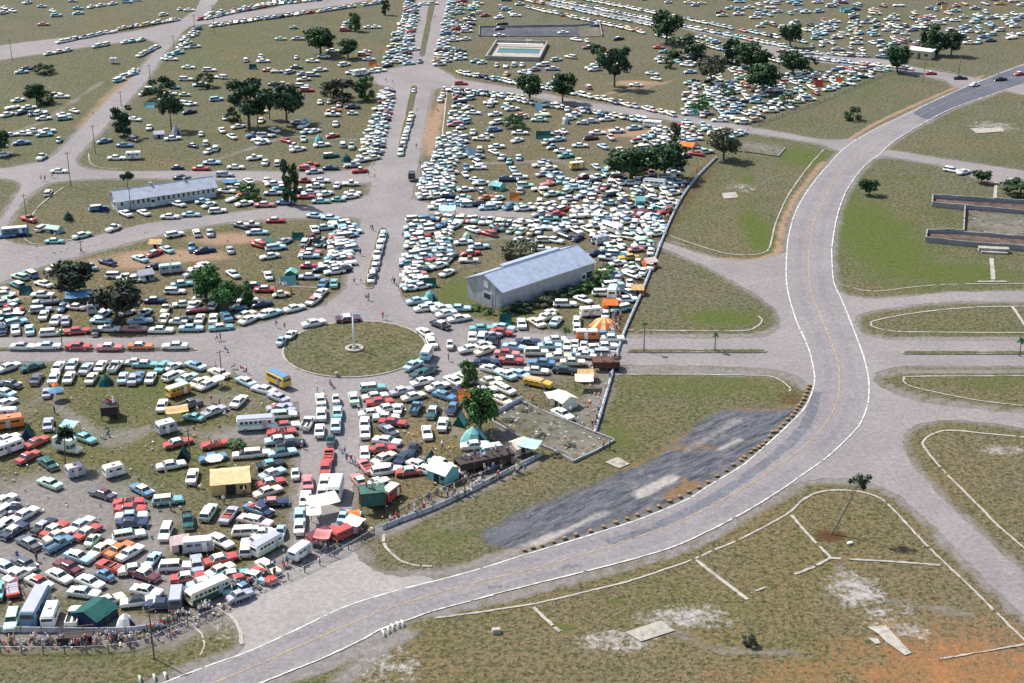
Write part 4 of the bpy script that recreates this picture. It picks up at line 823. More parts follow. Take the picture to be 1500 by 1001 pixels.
def flat_hut(name, label, cat, x, y, a, d, wall, roofm, roofh=.2):
    p = P(x, y); t = thing(name, label, cat, (p.x, p.y, 0), heading(x, y, a)); w, dd, h = d
    m = MB(); m.box((0, 0, h / 2), (w, dd, h)); link('wall', m.mesh('wall', [wall]), t)
    m = MB(); m.box((0, 0, h + roofh / 2), (w + .8, dd + .8, roofh)); link('roof', m.mesh('roof', [roofm]), t)
    m = MB(); m.box((0, -dd / 2 - .04, 1.05), (1, .1, 2.1)); link('door', m.mesh('door', [WOOD]), t)
    for s in (-1, 1):
        m = MB(); m.box((s * w * .3, -dd / 2 - .04, 1.6), (1.2, .1, .9)); link('window', m.mesh('window', [WIN]), t)
    return t
flat_hut('snack_stand', 'small flat white roofed stand beside the far road junction', 'stand', 1349, 84, -6, (9, 6.5, 3.0), simple('cream_wall', (.62, .54, .34), .8), WHITEP)
# swimming pool enclosure far up the avenue
p0, p1, p2, p3 = P(712, 88), P(790, 90), P(789, 66), P(713, 64)
t = thing('swimming_pool', 'white walled open pool with teal water beyond the avenue crossing', 'pool', (p0.x, p0.y, 0), math.atan2(p1.y - p0.y, p1.x - p0.x))
LL, WW = (p1 - p0).length, (p3 - p0).length
m = MB()
for (x, y, w_, d_) in ((LL / 2, 0, LL, .5), (LL / 2, WW, LL, .5), (0, WW / 2, .5, WW - .5), (LL, WW / 2, .5, WW - .5)): m.box((x, y, .8), (w_, d_, 1.6))
link('wall', m.mesh('wall', [CONC]), t)
m = MB(); m.box((LL / 2, WW / 2, .16), (LL - .8, WW - .8, .1)); link('deck', m.mesh('deck', [CONC]), t)
m = MB(); m.box((LL * .52, WW * .55, .26), (LL * .80, WW * .26, .1)); link('water', m.mesh('water', [simple('pool_water', (.015, .11, .095), .15)]), t)
m = MB(); m.box((LL * .5, WW * .80, 1.4), (LL * .9, 1.2, .2)); link('canopy', m.mesh('canopy', [WHITEP]), t)
# ruined foundations: low walls round rubble floors
RUB = pave_mat('rubble_floor', (.10, .095, .05), (.20, .18, .155), (.04, .045, .022), .3, .5, .50)
RUBB = pave_mat('dark_brown_rubble', (.09, .06, .045), (.17, .12, .09), (.03, .028, .03), .3, .5, .48)  # dark brown floor tone with darker blotches
RUBD = pave_mat('dark_rubble', (.06, .065, .08), (.13, .135, .145), (.03, .03, .035), .3, .4, .5)
OLDC = pave_mat('old_concrete', (.27, .27, .27), (.36, .35, .34), (.15, .17, .16), 0, .5, .6)
def wallrun(t, px, h, th=.28, nm='wall'):
    pts = [P(*p) for p in px]; m = MB()
    for i, (a, b) in enumerate(zip(pts, pts[1:])):
        d = (b - a); L = d.length; c = (a + b) / 2; n = max(1, int(L / 2.2))
        for k in range(n):
            q = a.lerp(b, (k + .5) / n); hh = h * random.uniform(.86, 1.08)
            m.box((q.x, q.y, hh / 2), (L / n - .02, th * random.uniform(.9, 1.1), hh), 0, math.atan2(d.y, d.x))
    return link(nm, m.mesh(nm, [OLDC]), t)
def rubble(n, poly, hmax, name, t, mat):
    m = MB(); pp = [P(*p) for p in poly]; arr = np.array([(p.x, p.y) for p in pp]); k = 0; mn, mx = arr.min(0), arr.max(0)
    for _ in range(n * 6):
        if k >= n: break
        q = (random.uniform(mn[0], mx[0]), random.uniform(mn[1], mx[1]))
        if not inpoly([q], arr)[0]: continue
        k += 1; s = random.uniform(.15, .6); m.box((q[0], q[1], .05 + s * .2), (s, s * random.uniform(.5, 1.6), s * .6), random.randint(0, 1), random.uniform(0, 3))
    return tag(link(name, m.mesh(name, [mat, OLDC]), t), kind='stuff')
t = thing('ruined_foundation', 'roofless concrete foundation walls right of the race track', 'ruin', (0, 0, 0))
wallrun(t, [(1365.5, 303), (1365.5, 292), (1430, 296), (1570, 305)], 1.5); wallrun(t, [(1365.5, 303), (1413, 308), (1411, 344), (1357.5, 343), (1356, 355), (1433, 362.5), (1570, 373)], 1.5); wallrun(t, [(1413, 308), (1500, 315), (1570, 320)], 1.5)
wallrun(t, [(1411, 345), (1500, 352), (1570, 357)], 1.2)
f = sheet('floor', [(1366, 293), (1570, 306), (1570, 372), (1358, 354), (1358, 344), (1411, 345), (1413, 308), (1366, 303)], RUBB, it=0, z=.30, keep=False); f.parent = t; del f['kind']
f = sheet('slab', [(1415, 311), (1570, 321), (1570, 355), (1412, 343)], RUB, it=0, z=.33, keep=False); f.parent = t; del f['kind']
rubble(90, [(1415, 311), (1500, 316), (1500, 352), (1412, 343)], .5, 'rubble', t, RUB)
m = MB(); q = P(1455, 369); m.box((0, 0, .55), (7.2, 1.8, 1.1)); m.box((0, -1.4, .25), (6.2, 1.0, .5)); link('porch_steps', m.mesh('porch_steps', [CONC]), t, (q.x, q.y, 0), heading(1455, 369, -3))
t = thing('ruined_foundation', 'broken rectangular foundation full of debris by the bend fence', 'ruin', (0, 0, 0))
wallrun(t, [(722, 613), (764, 590), (811, 611), (900, 647), (872, 663), (840, 678), (811, 662), (760, 641), (722, 620), (722, 613)], .5, .28)
f = sheet('floor', [(723, 613), (764, 591), (898, 647), (840, 676), (811, 661), (760, 640)], RUB, it=0, z=.24, keep=False); f.parent = t; del f['kind']
rubble(150, [(723, 613), (764, 591), (898, 647), (840, 676), (811, 661), (760, 640)], .5, 'debris', t, RUB)
t = thing('ruined_foundation', 'dark flooded foundation beyond the swimming pool', 'ruin', (0, 0, 0))
f = sheet('floor', [(702, 42), (846, 40), (850, 54), (704, 54)], RUBD, it=0, z=.24, keep=False); f.parent = t; del f['kind']
f = sheet('slab', [(846, 38), (876, 36), (880, 54), (850, 55)], RUB, it=0, z=.22, keep=False); f.parent = t; del f['kind']
wallrun(t, [(702, 54), (702, 41), (846, 39), (878, 36), (882, 54)], 1.0)
t = thing('broken_slab', 'speckled grey foundation slab beside the upper fence', 'ruin', (0, 0, 0))
f = sheet('floor', [(1080, 208), (1150, 218), (1140, 230), (1080, 222)], RUB, it=0, z=.24, keep=False); f.parent = t; del f['kind']
wallrun(t, [(1080, 208), (1150, 218), (1140, 230)], .4); rubble(40, [(1080, 208), (1150, 218), (1140, 230), (1080, 222)], .4, 'debris', t, RUB)
t = thing('concrete_block', 'small white concrete block alone in the near grass', 'block', P(727, 927), heading(727, 927, 5))
m = MB(); m.box((0, 0, .3), (1.3, .9, .6), 0, 0, .94); m.box((0, 0, .65), (1.1, .7, .1)); link('block', m.mesh('block', [CONC]), t)
# flagpole on its ring
b0 = P(519, 513); t = thing('flagpole', 'tall white flagpole on a round white base in the roundabout', 'flagpole', b0)
m = MB(); m.tube((0, 0, .2), (0, 0, 7.6), .25, .17, 10); link('pole', m.mesh('pole', [WHITEP], True), t)
m = MB(); N = 32
R = [[(r * math.cos(i * 2 * math.pi / N), r * math.sin(i * 2 * math.pi / N), z) for i in range(N)] for r, z in ((1.95, .1), (1.95, .62), (1.15, .62), (1.15, .3))]
m.loft(R, 0, caps=False); link('base', m.mesh('base', [CONC]), t)
m = MB(); m.tube((0, 0, .2), (0, 0, .9), .4, .35, 10); link('collar', m.mesh('collar', [WHITEP]), t)
m = MB(); m.tube((0, 0, 7.6), (0, 0, 7.8), .18, .05, 8); link('finial', m.mesh('finial', [WHITEP]), t)
t = thing('stone_bollard', 'short pale stone post on the near kerb of the roundabout', 'post', P(493.5, 552.5))
m = MB(); m.tube((0, 0, 0), (0, 0, 1.0), .38, .34, 10); m.tube((0, 0, 1.0), (0, 0, 1.15), .42, .2, 10); link('post', m.mesh('post', [CONC]), t)
# ================= POLES =================
def pole(x, yb, yt, lab, arm=True, lean=0):
    p = P(x, yb); h = (yb - yt) / ppm(x, yb); t = thing('utility_pole', lab, 'utility pole', p, 0, 'thin utility poles')
    m = MB(); m.tube((0, 0, 0), (0, 0, h), .13, .085, 7); link('pole', m.mesh('pole', [WOOD]), t)
    if arm: m = MB(); m.box((0, 0, h - .5), (1.6, .1, .12)); link('crossarm', m.mesh('crossarm', [WOOD]), t, None, .5)
for a in ((104, 273, 223, 'tall thin pole at the left junction of three roads'), (42, 342, 285, 'pole on the grass tip at far left'), (140, 226, 184, 'pole beside the foot of the diagonal road'), (192, 309, 275, 'pole standing before the low blue hut'),
          (18, 89, 58, 'pole beside the top left road'), (314, 50, 8, 'pole at the fork of the upper left roads'), (255, 75, 52, 'pole right of the diagonal road near its top'), (221, 126, 95, 'pole halfway up the diagonal road'), (178, 156, 134, 'pole on the right verge of the diagonal road'),
          (285, 42, 22, 'short pole by the far left fork'), (325, 555, 513, 'pole right of the first row of cars below the west road'), (226, 965, 893, 'pole in front of the bottom left spectators'), (279, 672, 628, 'dark pole behind the red and white sedan'),
          (1404, 112, 80, 'pole beside the far right side road'), (1352, 122, 92, 'pole near the white roofed stand'), (119, 368, 352, 'short post on the curving road verge'), (96, 686, 640, 'bare pole beside the palm')):
    if a[0] == 96: continue
    pole(*a)
# ================= straw bales and half tyres beside the track =================
STRAW = simple('straw', (.30, .19, .09), .95, 0, .35, 6); STRAWD = simple('straw_binding', (.16, .09, .05), .9)
def bale():
    m = MB(); n = 14; R = []
    for z, s in ((0, 1), (.26, 1.02), (.36, .94), (.42, .62)):
        R.append([(.52 * s * math.cos(i * 2 * math.pi / n), .38 * s * math.sin(i * 2 * math.pi / n), z) for i in range(n)])
    m.loft(R); b = MB()
    for z in (.1, .22):
        b.loft([[(.545 * k * math.cos(i * 2 * math.pi / n), .40 * k * math.sin(i * 2 * math.pi / n), zz) for i in range(n)] for k, zz in ((.9, z), (1, z), (1, z + .05), (.9, z + .05))])
    return m.mesh('straw_bale', [STRAW]), b.mesh('binding', [STRAWD])
BM, BB_ = bale(); bl = []
for ox, oy, tx in ((740, 480, '1480,585 1465,610 1440,635 1425,655 1405,668 1380,680 1360,695 1325,722 1305,738 1265,765 1225,795 1175,827 1125,860 1075,890 1020,915 970,940 915,965 855,993'),
                   (740, 734, '800,63 737,87 680,108 620,130 552,153 480,177 400,197 338,217 275,235 213,255 163,268 118,282'),
                   (1100, 480, '332,330 325,345 318,365 308,385 300,405 288,425 275,440 262,458 250,475 235,495 212,515 190,540 170,560 150,582')):
    for s in tx.split(): x, y = map(float, s.split(',')); bl.append((ox + x / 3.75 - 3, oy + y / 3.75 - 1.5))
bl.sort(key=lambda q: q[0])
for i, (x, y) in enumerate(bl):
    p = P(x, y); o = link('straw_bale', BM, None, (p.x, p.y, .12), random.uniform(0, 3)); o.scale = [random.uniform(.72, .92)] * 3
    link('binding', BB_, o); tag(o, 'tan bale, %s from left in the line along the inside track edge' % o_(i) if i < 20 else 'tan bale, %s from the top right end of the line by the track' % o_(len(bl) - 1 - i), 'bale', 'bales lining the inside edge of the bend')
def halftyre():
    m = MB(); n = 10; R = []
    for i in range(n + 1):
        a = math.pi * i / n; c = Vector((.62 * math.cos(a), 0, .62 * math.sin(a))); o = Vector((math.cos(a), 0, math.sin(a)))
        R.append([c + o * .13 * math.cos(b) + Vector((0, .16 * math.sin(b), 0)) for b in [k * math.pi / 3 for k in range(6)]])
    m.loft(R); return m.mesh('half_tyre', [simple('white_rubber', (.80, .78, .70), .7)])
HT = halftyre()
for i, (x, y) in enumerate(((561, 930), (568, 925), (574.5, 921), (582, 917.5), (589, 915.5))):
    p = P(x, y); o = link('half_tyre', HT, None, p, 1.9); tag(o, 'white half buried tyre, %s from left in the near row of five' % o_(i), 'tyre marker', 'white half tyres on the track edge')
for i, (x, y) in enumerate(((205, 997), (226, 995), (242, 992))):
    p = P(x, y); o = link('half_tyre', HT, None, p, 1.9); tag(o, 'white half buried tyre, %s from left at the bottom edge of photo' % o_(i), 'tyre marker', 'white half tyres at the bottom corner')
# ================= fences =================
FEN = simple('grey_fence_board', (.50, .52, .56), .8, 0, .2, 1.5); MESHM = simple('dark_wire_panel', (.12, .12, .14), .8, 0, .3, 3)
def fence(name, label, px, h, gap, panel, rails=2, ph=None, th=.16):
    pts = catmull([P(*p) for p in px], 4); t = thing(name, label, 'fence', pts[0]); o = pts[0]
    m = MB(); wire = panel is MESHM
    for a, b in zip(pts, pts[1:]):
        d = b - a; L = d.length
        if L < .05: continue
        c = (a + b) / 2 - o; rz = math.atan2(d.y, d.x)
        if wire:
            for zz in (.25, .5, .75): m.tube(a - o + Vector((0, 0, h * zz)), b - o + Vector((0, 0, h * zz)), .022, n=3, caps=False)
        else: m.box((c.x, c.y, h * .5), (L, th, h * .8), 0, rz)
    nm = 'wire' if wire else 'panel'; link(nm, m.mesh(nm, [panel]), t)
    m = MB()
    for a, b in zip(pts, pts[1:]): m.tube(a - o + Vector((0, 0, h)), b - o + Vector((0, 0, h)), .035 if wire else .07, n=4)
    link('top_rail', m.mesh('top_rail', [FEN]), t)
    pm = MB(); pm.tube((0, 0, 0), (0, 0, (ph or h) + .15), .09, .08, 6); pm = pm.mesh('post', [WOOD]); acc = 0; k = 0
    for a, b in zip(pts, pts[1:]):
        L = (b - a).length; 
        while acc < L and k < 99: link('post', pm, t, a.lerp(b, acc / L) - o); acc += gap; k += 1
        acc -= L
fence('spectator_fence', 'long pale grey fence running down to the bend foundation', [(1050, 232), (1020, 262), (998, 292), (983, 322), (968, 358), (952, 400), (938, 435), (920, 475), (906, 512), (895, 555), (882, 600), (871, 637)], .7, 3.2, FEN, th=.42)
fence('spectator_fence', 'pale fence in front of the far right crowd of cars', [(1095, 192), (1140, 172), (1185, 157), (1230, 138), (1270, 121), (1312, 104)], 1.1, 4, MESHM)
fence('spectator_fence', 'low grey crowd barrier between orange van and ruin', [(795, 668), (750, 690), (700, 716), (640, 745), (590, 764), (560, 776)], .8, 3, FEN, th=.1)
fence('spectator_fence', 'inner rope line behind the crowd below the dark platform', [(770, 668), (720, 692), (660, 715), (610, 738), (585, 752)], .8, 3, MESHM, th=.1)
fence('wire_fence', 'dark wire fence before the bottom left spectators', [(-30, 957), (60, 958), (130, 957), (200, 950), (240, 934), (290, 912), (330, 895), (360, 875), (400, 858), (440, 842), (480, 822), (510, 806), (560, 776)], 1.15, 3, MESHM, th=.06)
fence('rail_fence', 'pale rail behind the bottom left spectators', [(-30, 926), (60, 927), (130, 928), (200, 926), (240, 917)], .9, 3, FEN, th=.12)
fence('hedge_fence', 'overgrown fence left of the tin barn plot', [(642, 408), (660, 400), (690, 392), (712, 388)], .8, 3, MESHM, th=.3)
fence('crowd_barrier', 'grey barrier along the top of the bend foundation', [(718, 612), (735, 604), (765, 588)], 1.1, 2.5, FEN, th=.4)
# ================= TENTS, TRAILERS, BUSES =================
def put(name, label, cat, x, y, a, group=None):
    p = P(x, y); return thing(name, label, cat, (p.x, p.y, .25 if onpave(p) else .0), heading(x, y, a), group)
def tent(kind, x, y, a, d, c, label, c2=None, name=None):
    t = put(name or {'ridge': 'ridge_tent', 'cabin': 'cabin_tent', 'pyramid': 'pyramid_tent', 'awning': 'awning', 'umbrella': 'umbrella'}[kind], label, 'umbrella' if kind == 'umbrella' else 'awning' if kind == 'awning' else 'tent', x, y, a, 'tents and awnings among the cars')
    w, l, h = d[0] / 2, d[1] / 2, d[2]; cm, c2m = canvas(c), canvas(c2 or c)
    def sag(a_, b_, k, n=5, s=.12):
        return [Vector(a_).lerp(Vector(b_), i / n) - Vector((0, 0, s * math.sin(math.pi * i / n))) for i in range(n + 1)]
    if kind == 'ridge':
        m = MB(); r = sag((-w, 0, h), (w, 0, h), 0)
        for s in (-1, 1):
            e = [Vector((-w + 2 * w * i / 5 + random.uniform(-.05, .05), s * l * (1 - .06 * math.sin(math.pi * i / 5)), 0)) for i in range(6)]
            md = [(p + q) / 2 - Vector((0, s * .08, .10)) for p, q in zip(r, e)]
            m.loft([r, md, e] if s < 0 else [e, md, r], 0, False, False)
        link('roof', m.mesh('roof', [cm]), t)
        m = MB(); m.add([(-w, -l, 0), (-w, l, 0), (-w, 0, h), (w, -l, 0), (w, l, 0), (w, 0, h), (w + .02, 0, 0)], [(0, 2, 1), (3, 6, 5)])
        link('end_wall', m.mesh('end_wall', [c2m]), t)
    elif kind == 'cabin':
        hw = h * .68; m = MB()
        for q in (((-w, -l), (w, -l)), ((w, -l), (w, l)), ((w, l), (-w, l)), ((-w, l), (-w, -l))):
            n = 6; B = [Vector((q[0][0] + (q[1][0] - q[0][0]) * i / n, q[0][1] + (q[1][1] - q[0][1]) * i / n, 0)) for i in range(n + 1)]
            T_ = [b * .96 + Vector((0, 0, hw)) + Vector((random.uniform(-.04, .04), random.uniform(-.04, .04), 0)) for b in B]; m.loft([B, T_], 0, False, False)
        m.add([(-w * .96, -l * .96, hw), (-w * .96, l * .96, hw), (-w * .9, 0, h), (w * .96, -l * .96, hw), (w * .96, l * .96, hw), (w * .9, 0, h)], [(0, 2, 1), (3, 4, 5)])
        wl = link('wall', m.mesh('wall', [c2m]), t); m = MB(); r = sag((-w, 0, h), (w, 0, h), 0, 6, .1)
        for s in (-1, 1):
            e = [Vector((-w * 1.04 + 2.08 * w * i / 6, s * (l + .25), hw - .12 - .05 * (i % 2))) for i in range(7)]
            m.loft([r, e] if s < 0 else [e, r], 0, False, False)
        link('roof', m.mesh('roof', [cm]), t)
        m = MB(); m.box((0, -l - .03, hw * .42), (w * .5, .04, hw * .8)); link('door', m.mesh('door', [inside]), t)
        m = MB(); m.box((w * .62, -l - .03, hw * .55), (w * .34, .04, hw * .3)); link('window', m.mesh('window', [inside]), t)
    elif kind == 'pyramid':
        m = MB(); k = 16 if c2 else 8; top = Vector((0, 0, h)); ring = []; midr = []
        for i in range(k):
            an = 2 * math.pi * i / k + .39; e = 1.0 if i % 2 == 0 else .93
            ring.append(Vector((w * 1.15 * math.cos(an) * e, l * 1.15 * math.sin(an) * e, 0))); midr.append(Vector((w * .62 * math.cos(an), l * .62 * math.sin(an), h * .62)))
        m.loft([ring, midr], 0, False); m.add(midr + [top], [(i, (i + 1) % k, k) for i in range(k)])
        if c2: m.m = [i % 2 for i in range(k)] * 2
        link('canvas', m.mesh('canvas', [cm, c2m]), t)
        m = MB(); v = (ring[6] + ring[7]) / 2; m.add([ring[6] * .9 * 1.12, v * 1.2, ring[7] * .9 * 1.12, (midr[6] + midr[7]) / 2 * 1.06], [(0, 1, 3), (1, 2, 3)]); link('door_flap', m.mesh('door_flap', [inside]), t)
        m = MB(); m.tube((0, 0, h - .1), (0, 0, h + .25), .05, n=5); link('pole', m.mesh('pole', [WOOD]), t)
    elif kind == 'awning':
        m = MB(); n = 5
        rows = [[Vector((-w + 2 * w * i / n, s * l, h - .35 * (s < 0) - .12 * math.sin(math.pi * i / n))) for i in range(n + 1)] for s in (-1, -.33, .33, 1)]
        m.loft(rows, 0, False, False); rows2 = [[v - Vector((0, 0, .04)) for v in r] for r in rows[::-1]]; m.loft(rows2, 0, False, False); link('canvas', m.mesh('canvas', [cm]), t)
        pm = MB(); pm.tube((0, 0, 0), (0, 0, h - .3), .05, n=5); pm = pm.mesh('pole', [WOOD])
        for sx in (-1, 1):
            for sy in (-1, 1): link('pole', pm, t, (sx * w * .96, sy * l * .96, 0))
    elif kind == 'umbrella':
        m = MB(); k = 10
        for z0, s in ((h - .5, 1), (h - .54, 1)):
            ring = [Vector((w * math.cos(2 * math.pi * i / k), w * math.sin(2 * math.pi * i / k), z0 - .12 * (i % 2))) for i in range(k)]
            m.add(ring + [(0, 0, z0 + .5)], [(i, (i + 1) % k, k) for i in range(k)])
        m.m = [0 if i % 2 else 1 for i in range(len(m.f))]
        link('canopy', m.mesh('canopy', [cm, c2m]), t)
        m = MB(); m.tube((0, 0, 0), (0, 0, h), .035, n=5); link('pole', m.mesh('pole', [STEEL]), t)
    return t
def tt(kind, ox, oy, sc, x, y, a, d, c, label, c2=None, name=None): return tent(kind, ox + x / sc, oy + y / sc, a, d, c, label, c2, name)
tt('cabin', 0, 850, S7, 1050, 430, 35, (4.6, 4.6, 2.6), 'G', 'big dark teal tent by the bottom left spectator line', 'N')
tt('pyramid', 0, 850, S7, 1375, 480, 10, (2.6, 2.4, 1.9), 'W', 'small white pointed tent at the bottom left line')
tt('cabin', 200, 730, S7, 480, 545, 10, (3.0, 2.6, 2.4), 'H', 'pale square tent beside a white wagon, lower field', 'H')
tt('cabin', 200, 610, S7, 1035, 770, 5, (6.6, 5.6, 3.3), 'E', 'large orange tan marquee in the lower left field', 'A')
tt('ridge', 0, 610, S7, 305, 230, 70, (2.4, 2.6, 2.2), 'G', 'dark teal ridge tent behind the red cars, far left', 'N')
tt('ridge', 200, 610, S7, 510, 460, 70, (2.2, 2.4, 2.2), 'G', 'dark green tent in front of the red and white sedan', 'K')
tt('awning', 0, 610, S7, 770, 200, -10, (3.0, 2.4, 2.4), 'L', 'pale blue canopy behind the palm tree')
tt('umbrella', 0, 500, S7, 625, 640, 0, (3.2, 3, 2.6), 'B', 'blue umbrella with orange top beside grey car', 'B')
tt('umbrella', 0, 500, S7, 612, 555, 0, (1.5, 3, 2.0), 'O', 'small orange parasol just above the blue umbrella', 'O')
tt('umbrella', 200, 500, S7, 905, 500, 0, (2.6, 3, 2.5), 'W', 'white umbrella near the pole below the west road', 'W')
tt('umbrella', 200, 610, S7, 860, 560, 0, (3.2, 3, 2.4), 'W', 'white umbrella over the dark car by the marquee', 'W')
tt('awning', 200, 500, S7, 450, 870, 8, (4.2, 2.6, 2.6), 'A', 'long tan awning with deep shade, lower left field')
tt('pyramid', 0, 500, S7, 1160, 470, 10, (3.0, 2.6, 2.1), 'G', 'dark green tent among cars below the west road')
tt('pyramid', 560, 540, S7, 1000, 780, 0, (4.6, 4.2, 2.7), 'T', 'bright turquoise tent right of the lower avenue')
tt('ridge', 560, 540, S7, 850, 600, 60, (2.6, 2.4, 2.1), 'T', 'small teal tent left of the leafy tree', 'G')
tt('ridge', 560, 540, S7, 935, 320, 0, (4.2, 3.4, 2.0), 'O', 'orange tent behind the leafy tree')
tt('ridge', 560, 630, S7, 525, 330, 60, (1.8, 1.8, 1.7), 'G', 'tiny dark green tent in the field right of the avenue')
tt('cabin', 560, 630, S7, 665, 530, -20, (4.2, 3.6, 3.0), 'W', 'white domed tent in the packed corner by the rope line', 'T')
tt('awning', 690, 560, 6.25, 540, 660, -12, (3.6, 3.0, 2.4), 'L', 'slate blue awning beside the bend foundation')
tt('cabin', 690, 560, 6.25, 430, 640, 20, (3.4, 3.0, 2.6), 'C', 'cream tent joined to the blue awning', 'H')
tt('cabin', 690, 560, 6.25, 850, 210, -30, (4.0, 3.6, 2.6), 'C', 'large cream tent with flap near the bend fence', 'C')
tt('awning', 690, 560, 6.25, 745, 190, 10, (2.6, 2.4, 2.0), 'W', 'white flap canopy left of the large cream tent')
tt('cabin', 700, 460, S7, 1175, 720, 0, (3.2, 2.8, 2.4), 'A', 'tan box tent inside the bend fence', 'A')
tt('awning', 700, 460, S7, 1160, 820, 0, (3.6, 2.8, 2.6), 'C', 'cream awning over a dark crowd by the fence')
tt('pyramid', 740, 240, S3, 545, 895, -10, (6.2, 4.8, 2.3), 'O', 'orange and white striped marquee near the fence', 'E')
tt('cabin', 740, 240, S3, 575, 800, 0, (3.4, 3.0, 2.6), 'O', 'orange tent behind the striped marquee', 'O')
tt('cabin', 740, 240, S3, 725, 715, 0, (2.8, 2.6, 2.4), 'A', 'tan box tent at the fence right of the barn', 'A')
tt('cabin', 740, 240, S3, 790, 565, 10, (3.2, 2.6, 2.4), 'H', 'pale orange tent at the fence upper right of barn', 'O')
tt('awning', 380, 700, S7, 700, 400, 12, (5.2, 3.4, 2.8), 'C', 'cream and orange awning at the foot of the avenue')
tt('awning', 380, 700, S7, 600, 500, 5, (2.4, 2.4, 2.4), 'W', 'white arched canopy left of the cream awning')
tt('awning', 380, 700, S7, 1040, 520, 5, (2.0, 2.4, 2.2), 'O', 'orange and white striped stall canopy near dark platform')
tt('awning', 380, 700, S7, 1040, 590, -20, (3.2, 2.4, 2.3), 'W', 'white canopy above the red truck, avenue foot')
tt('awning', 380, 700, S7, 700, 760, -5, (2.6, 2.4, 2.4), 'P', 'red square canopy beside the red truck')
tt('cabin', 370, 240, S3, 215, 625, 60, (2.6, 2.4, 2.2), 'T', 'upper teal tent of the pair left of the avenue', 'G')
tt('ridge', 370, 240, S3, 195, 660, 5, (3.6, 2.6, 2.0), 'T', 'lower teal tent of the pair left of the avenue', 'T')
tt('ridge', 370, 240, S3, 165, 715, 5, (3.6, 2.8, 2.0), 'A', 'tan tent below the pair of teal tents')
tt('ridge', 370, 240, S3, 365, 448, 40, (2.8, 2.6, 2.2), 'G', 'dark green tent next to white car left of avenue')
tt('ridge', 370, 240, S3, 250, 415, 0, (2.8, 2.4, 1.9), 'G', 'dark teal low tent in the left field by the avenue')
tt('ridge', 370, 240, S3, 975, 675, 0, (2.8, 2.4, 2.2), 'G', 'dark green tent in front of the barn fence')
tt('pyramid', 370, 240, S3, 975, 745, 0, (3.2, 2.8, 2.3), 'T', 'pale green tent left of the barn plot')
tt('pyramid', 370, 240, S3, 1180, 415, 0, (3.0, 2.6, 2.2), 'M', 'pale green tent above the barn')
tt('cabin', 370, 240, S3, 1345, 140, -10, (3.6, 3.0, 2.2), 'T', 'turquoise cabin tent right of the avenue crossing', 'T')
tt('awning', 370, 240, S3, 1070, 290, 0, (4.4, 3.4, 2.6), 'L', 'bright blue and white canopy at the east side road')
tt('ridge', 370, 240, S3, 1440, 195, 0, (2.6, 2.4, 2.0), 'O', 'orange tent behind the east side road cars')
tt('ridge', 370, 240, S3, 80, 445, 10, (3.0, 2.4, 2.0), 'M', 'pale green tent next to the red wagon')
tt('ridge', 370, 240, S3, 1390, 875, 0, (2.6, 2.6, 2.2), 'G', 'dark green dome tent below the barn')
tt('cabin', 0, 240, S3, 860, 460, 0, (3.2, 2.8, 2.3), 'A', 'tan tent on the sandy strip of the left field', 'C')
tt('ridge', 0, 240, S3, 145, 715, 0, (2.6, 2.6, 2.1), 'G', 'dark teal tent left of the dark bushes')
tt('ridge', 0, 240, S3, 35, 875, 0, (2.8, 2.6, 2.1), 'G', 'teal tent at the left edge above the west road')
tt('pyramid', 0, 240, S3, 375, 305, 0, (2.4, 2.2, 2.2), 'G', 'dark cone tent on grass left of the blue hut')
tt('ridge', 0, 240, S3, 570, 265, 0, (2.0, 1.8, 1.6), 'N', 'small navy tent beside blue car left of the hut')
tt('awning', 0, 240, S3, 435, 770, 5, (5.6, 4.0, 2.6), 'B', 'bright blue tarpaulin between the two dark bushes')
tt('cabin', 0, 240, S3, 300, 375, -8, (4.0, 2.2, 1.9), 'M', 'grey green pop up tent by the curving road', 'S')
tt('cabin', 0, 240, S3, 800, 635, 10, (3.6, 3.0, 2.6), 'S', 'grey cabin tent in the middle left field', 'S')
tt('awning', 0, 240, S3, 1260, 130, 0, (3.6, 2.6, 2.2), 'B', 'blue awning right of the long hut')
tt('ridge', 0, 0, S3, 825, 590, 0, (3.4, 2.6, 1.9), 'T', 'teal tent under the round bush, upper left field')
tt('pyramid', 0, 0, S3, 968, 740, 0, (3.0, 2.8, 3.4), 'S', 'pale teal tent below the thin tree, upper left')
tt('cabin', 0, 0, S3, 875, 755, 3, (3.4, 2.8, 2.2), 'S', 'pale grey tent below the tall bush, upper left')
tt('pyramid', 370, 0, S3, 290, 685, 0, (2.8, 2.6, 2.2), 'T', 'teal tent in the field left of the avenue')
tt('pyramid', 370, 0, S3, 365, 790, 0, (3.4, 3.4, 3.0), 'T', 'pale teal tall tent left of the avenue')
tt('pyramid', 370, 0, S3, 515, 885, 0, (3.2, 3.0, 2.2), 'G', 'green tent near the avenue side row')
tt('ridge', 0, 0, S3, 1390, 380, 0, (2.6, 2.4, 2.0), 'G', 'dark teal tent in the top left field')
tt('ridge', 370, 0, S3, 660, 362, 0, (2.8, 2.2, 1.9), 'O', 'orange tent just left of the avenue')
tt('ridge', 370, 0, S3, 1195, 850, 20, (3.0, 2.6, 2.2), 'L', 'pale blue tent right of the avenue')
tt('cabin', 740, 0, S3, 1000, 825, -8, (5.0, 3.4, 2.6), 'O', 'orange canvas stall by the upper fence corner', 'A')
tt('pyramid', 740, 0, S3, 335, 680, 0, (2.8, 2.6, 2.4), 'S', 'grey pointed tent in the middle far field')
tt('ridge', 740, 0, S3, 210, 760, 0, (4.6, 3.2, 2.4), 'G', 'dark green long tent in the middle far field')
tt('ridge', 740, 0, S3, 1030, 630, 0, (3.4, 2.8, 2.1), 'T', 'turquoise tent near the road and upper trees')
tt('ridge', 740, 0, S3, 183, 605, 0, (2.4, 2.4, 2.6), 'L', 'blue tent beside the far side road row')
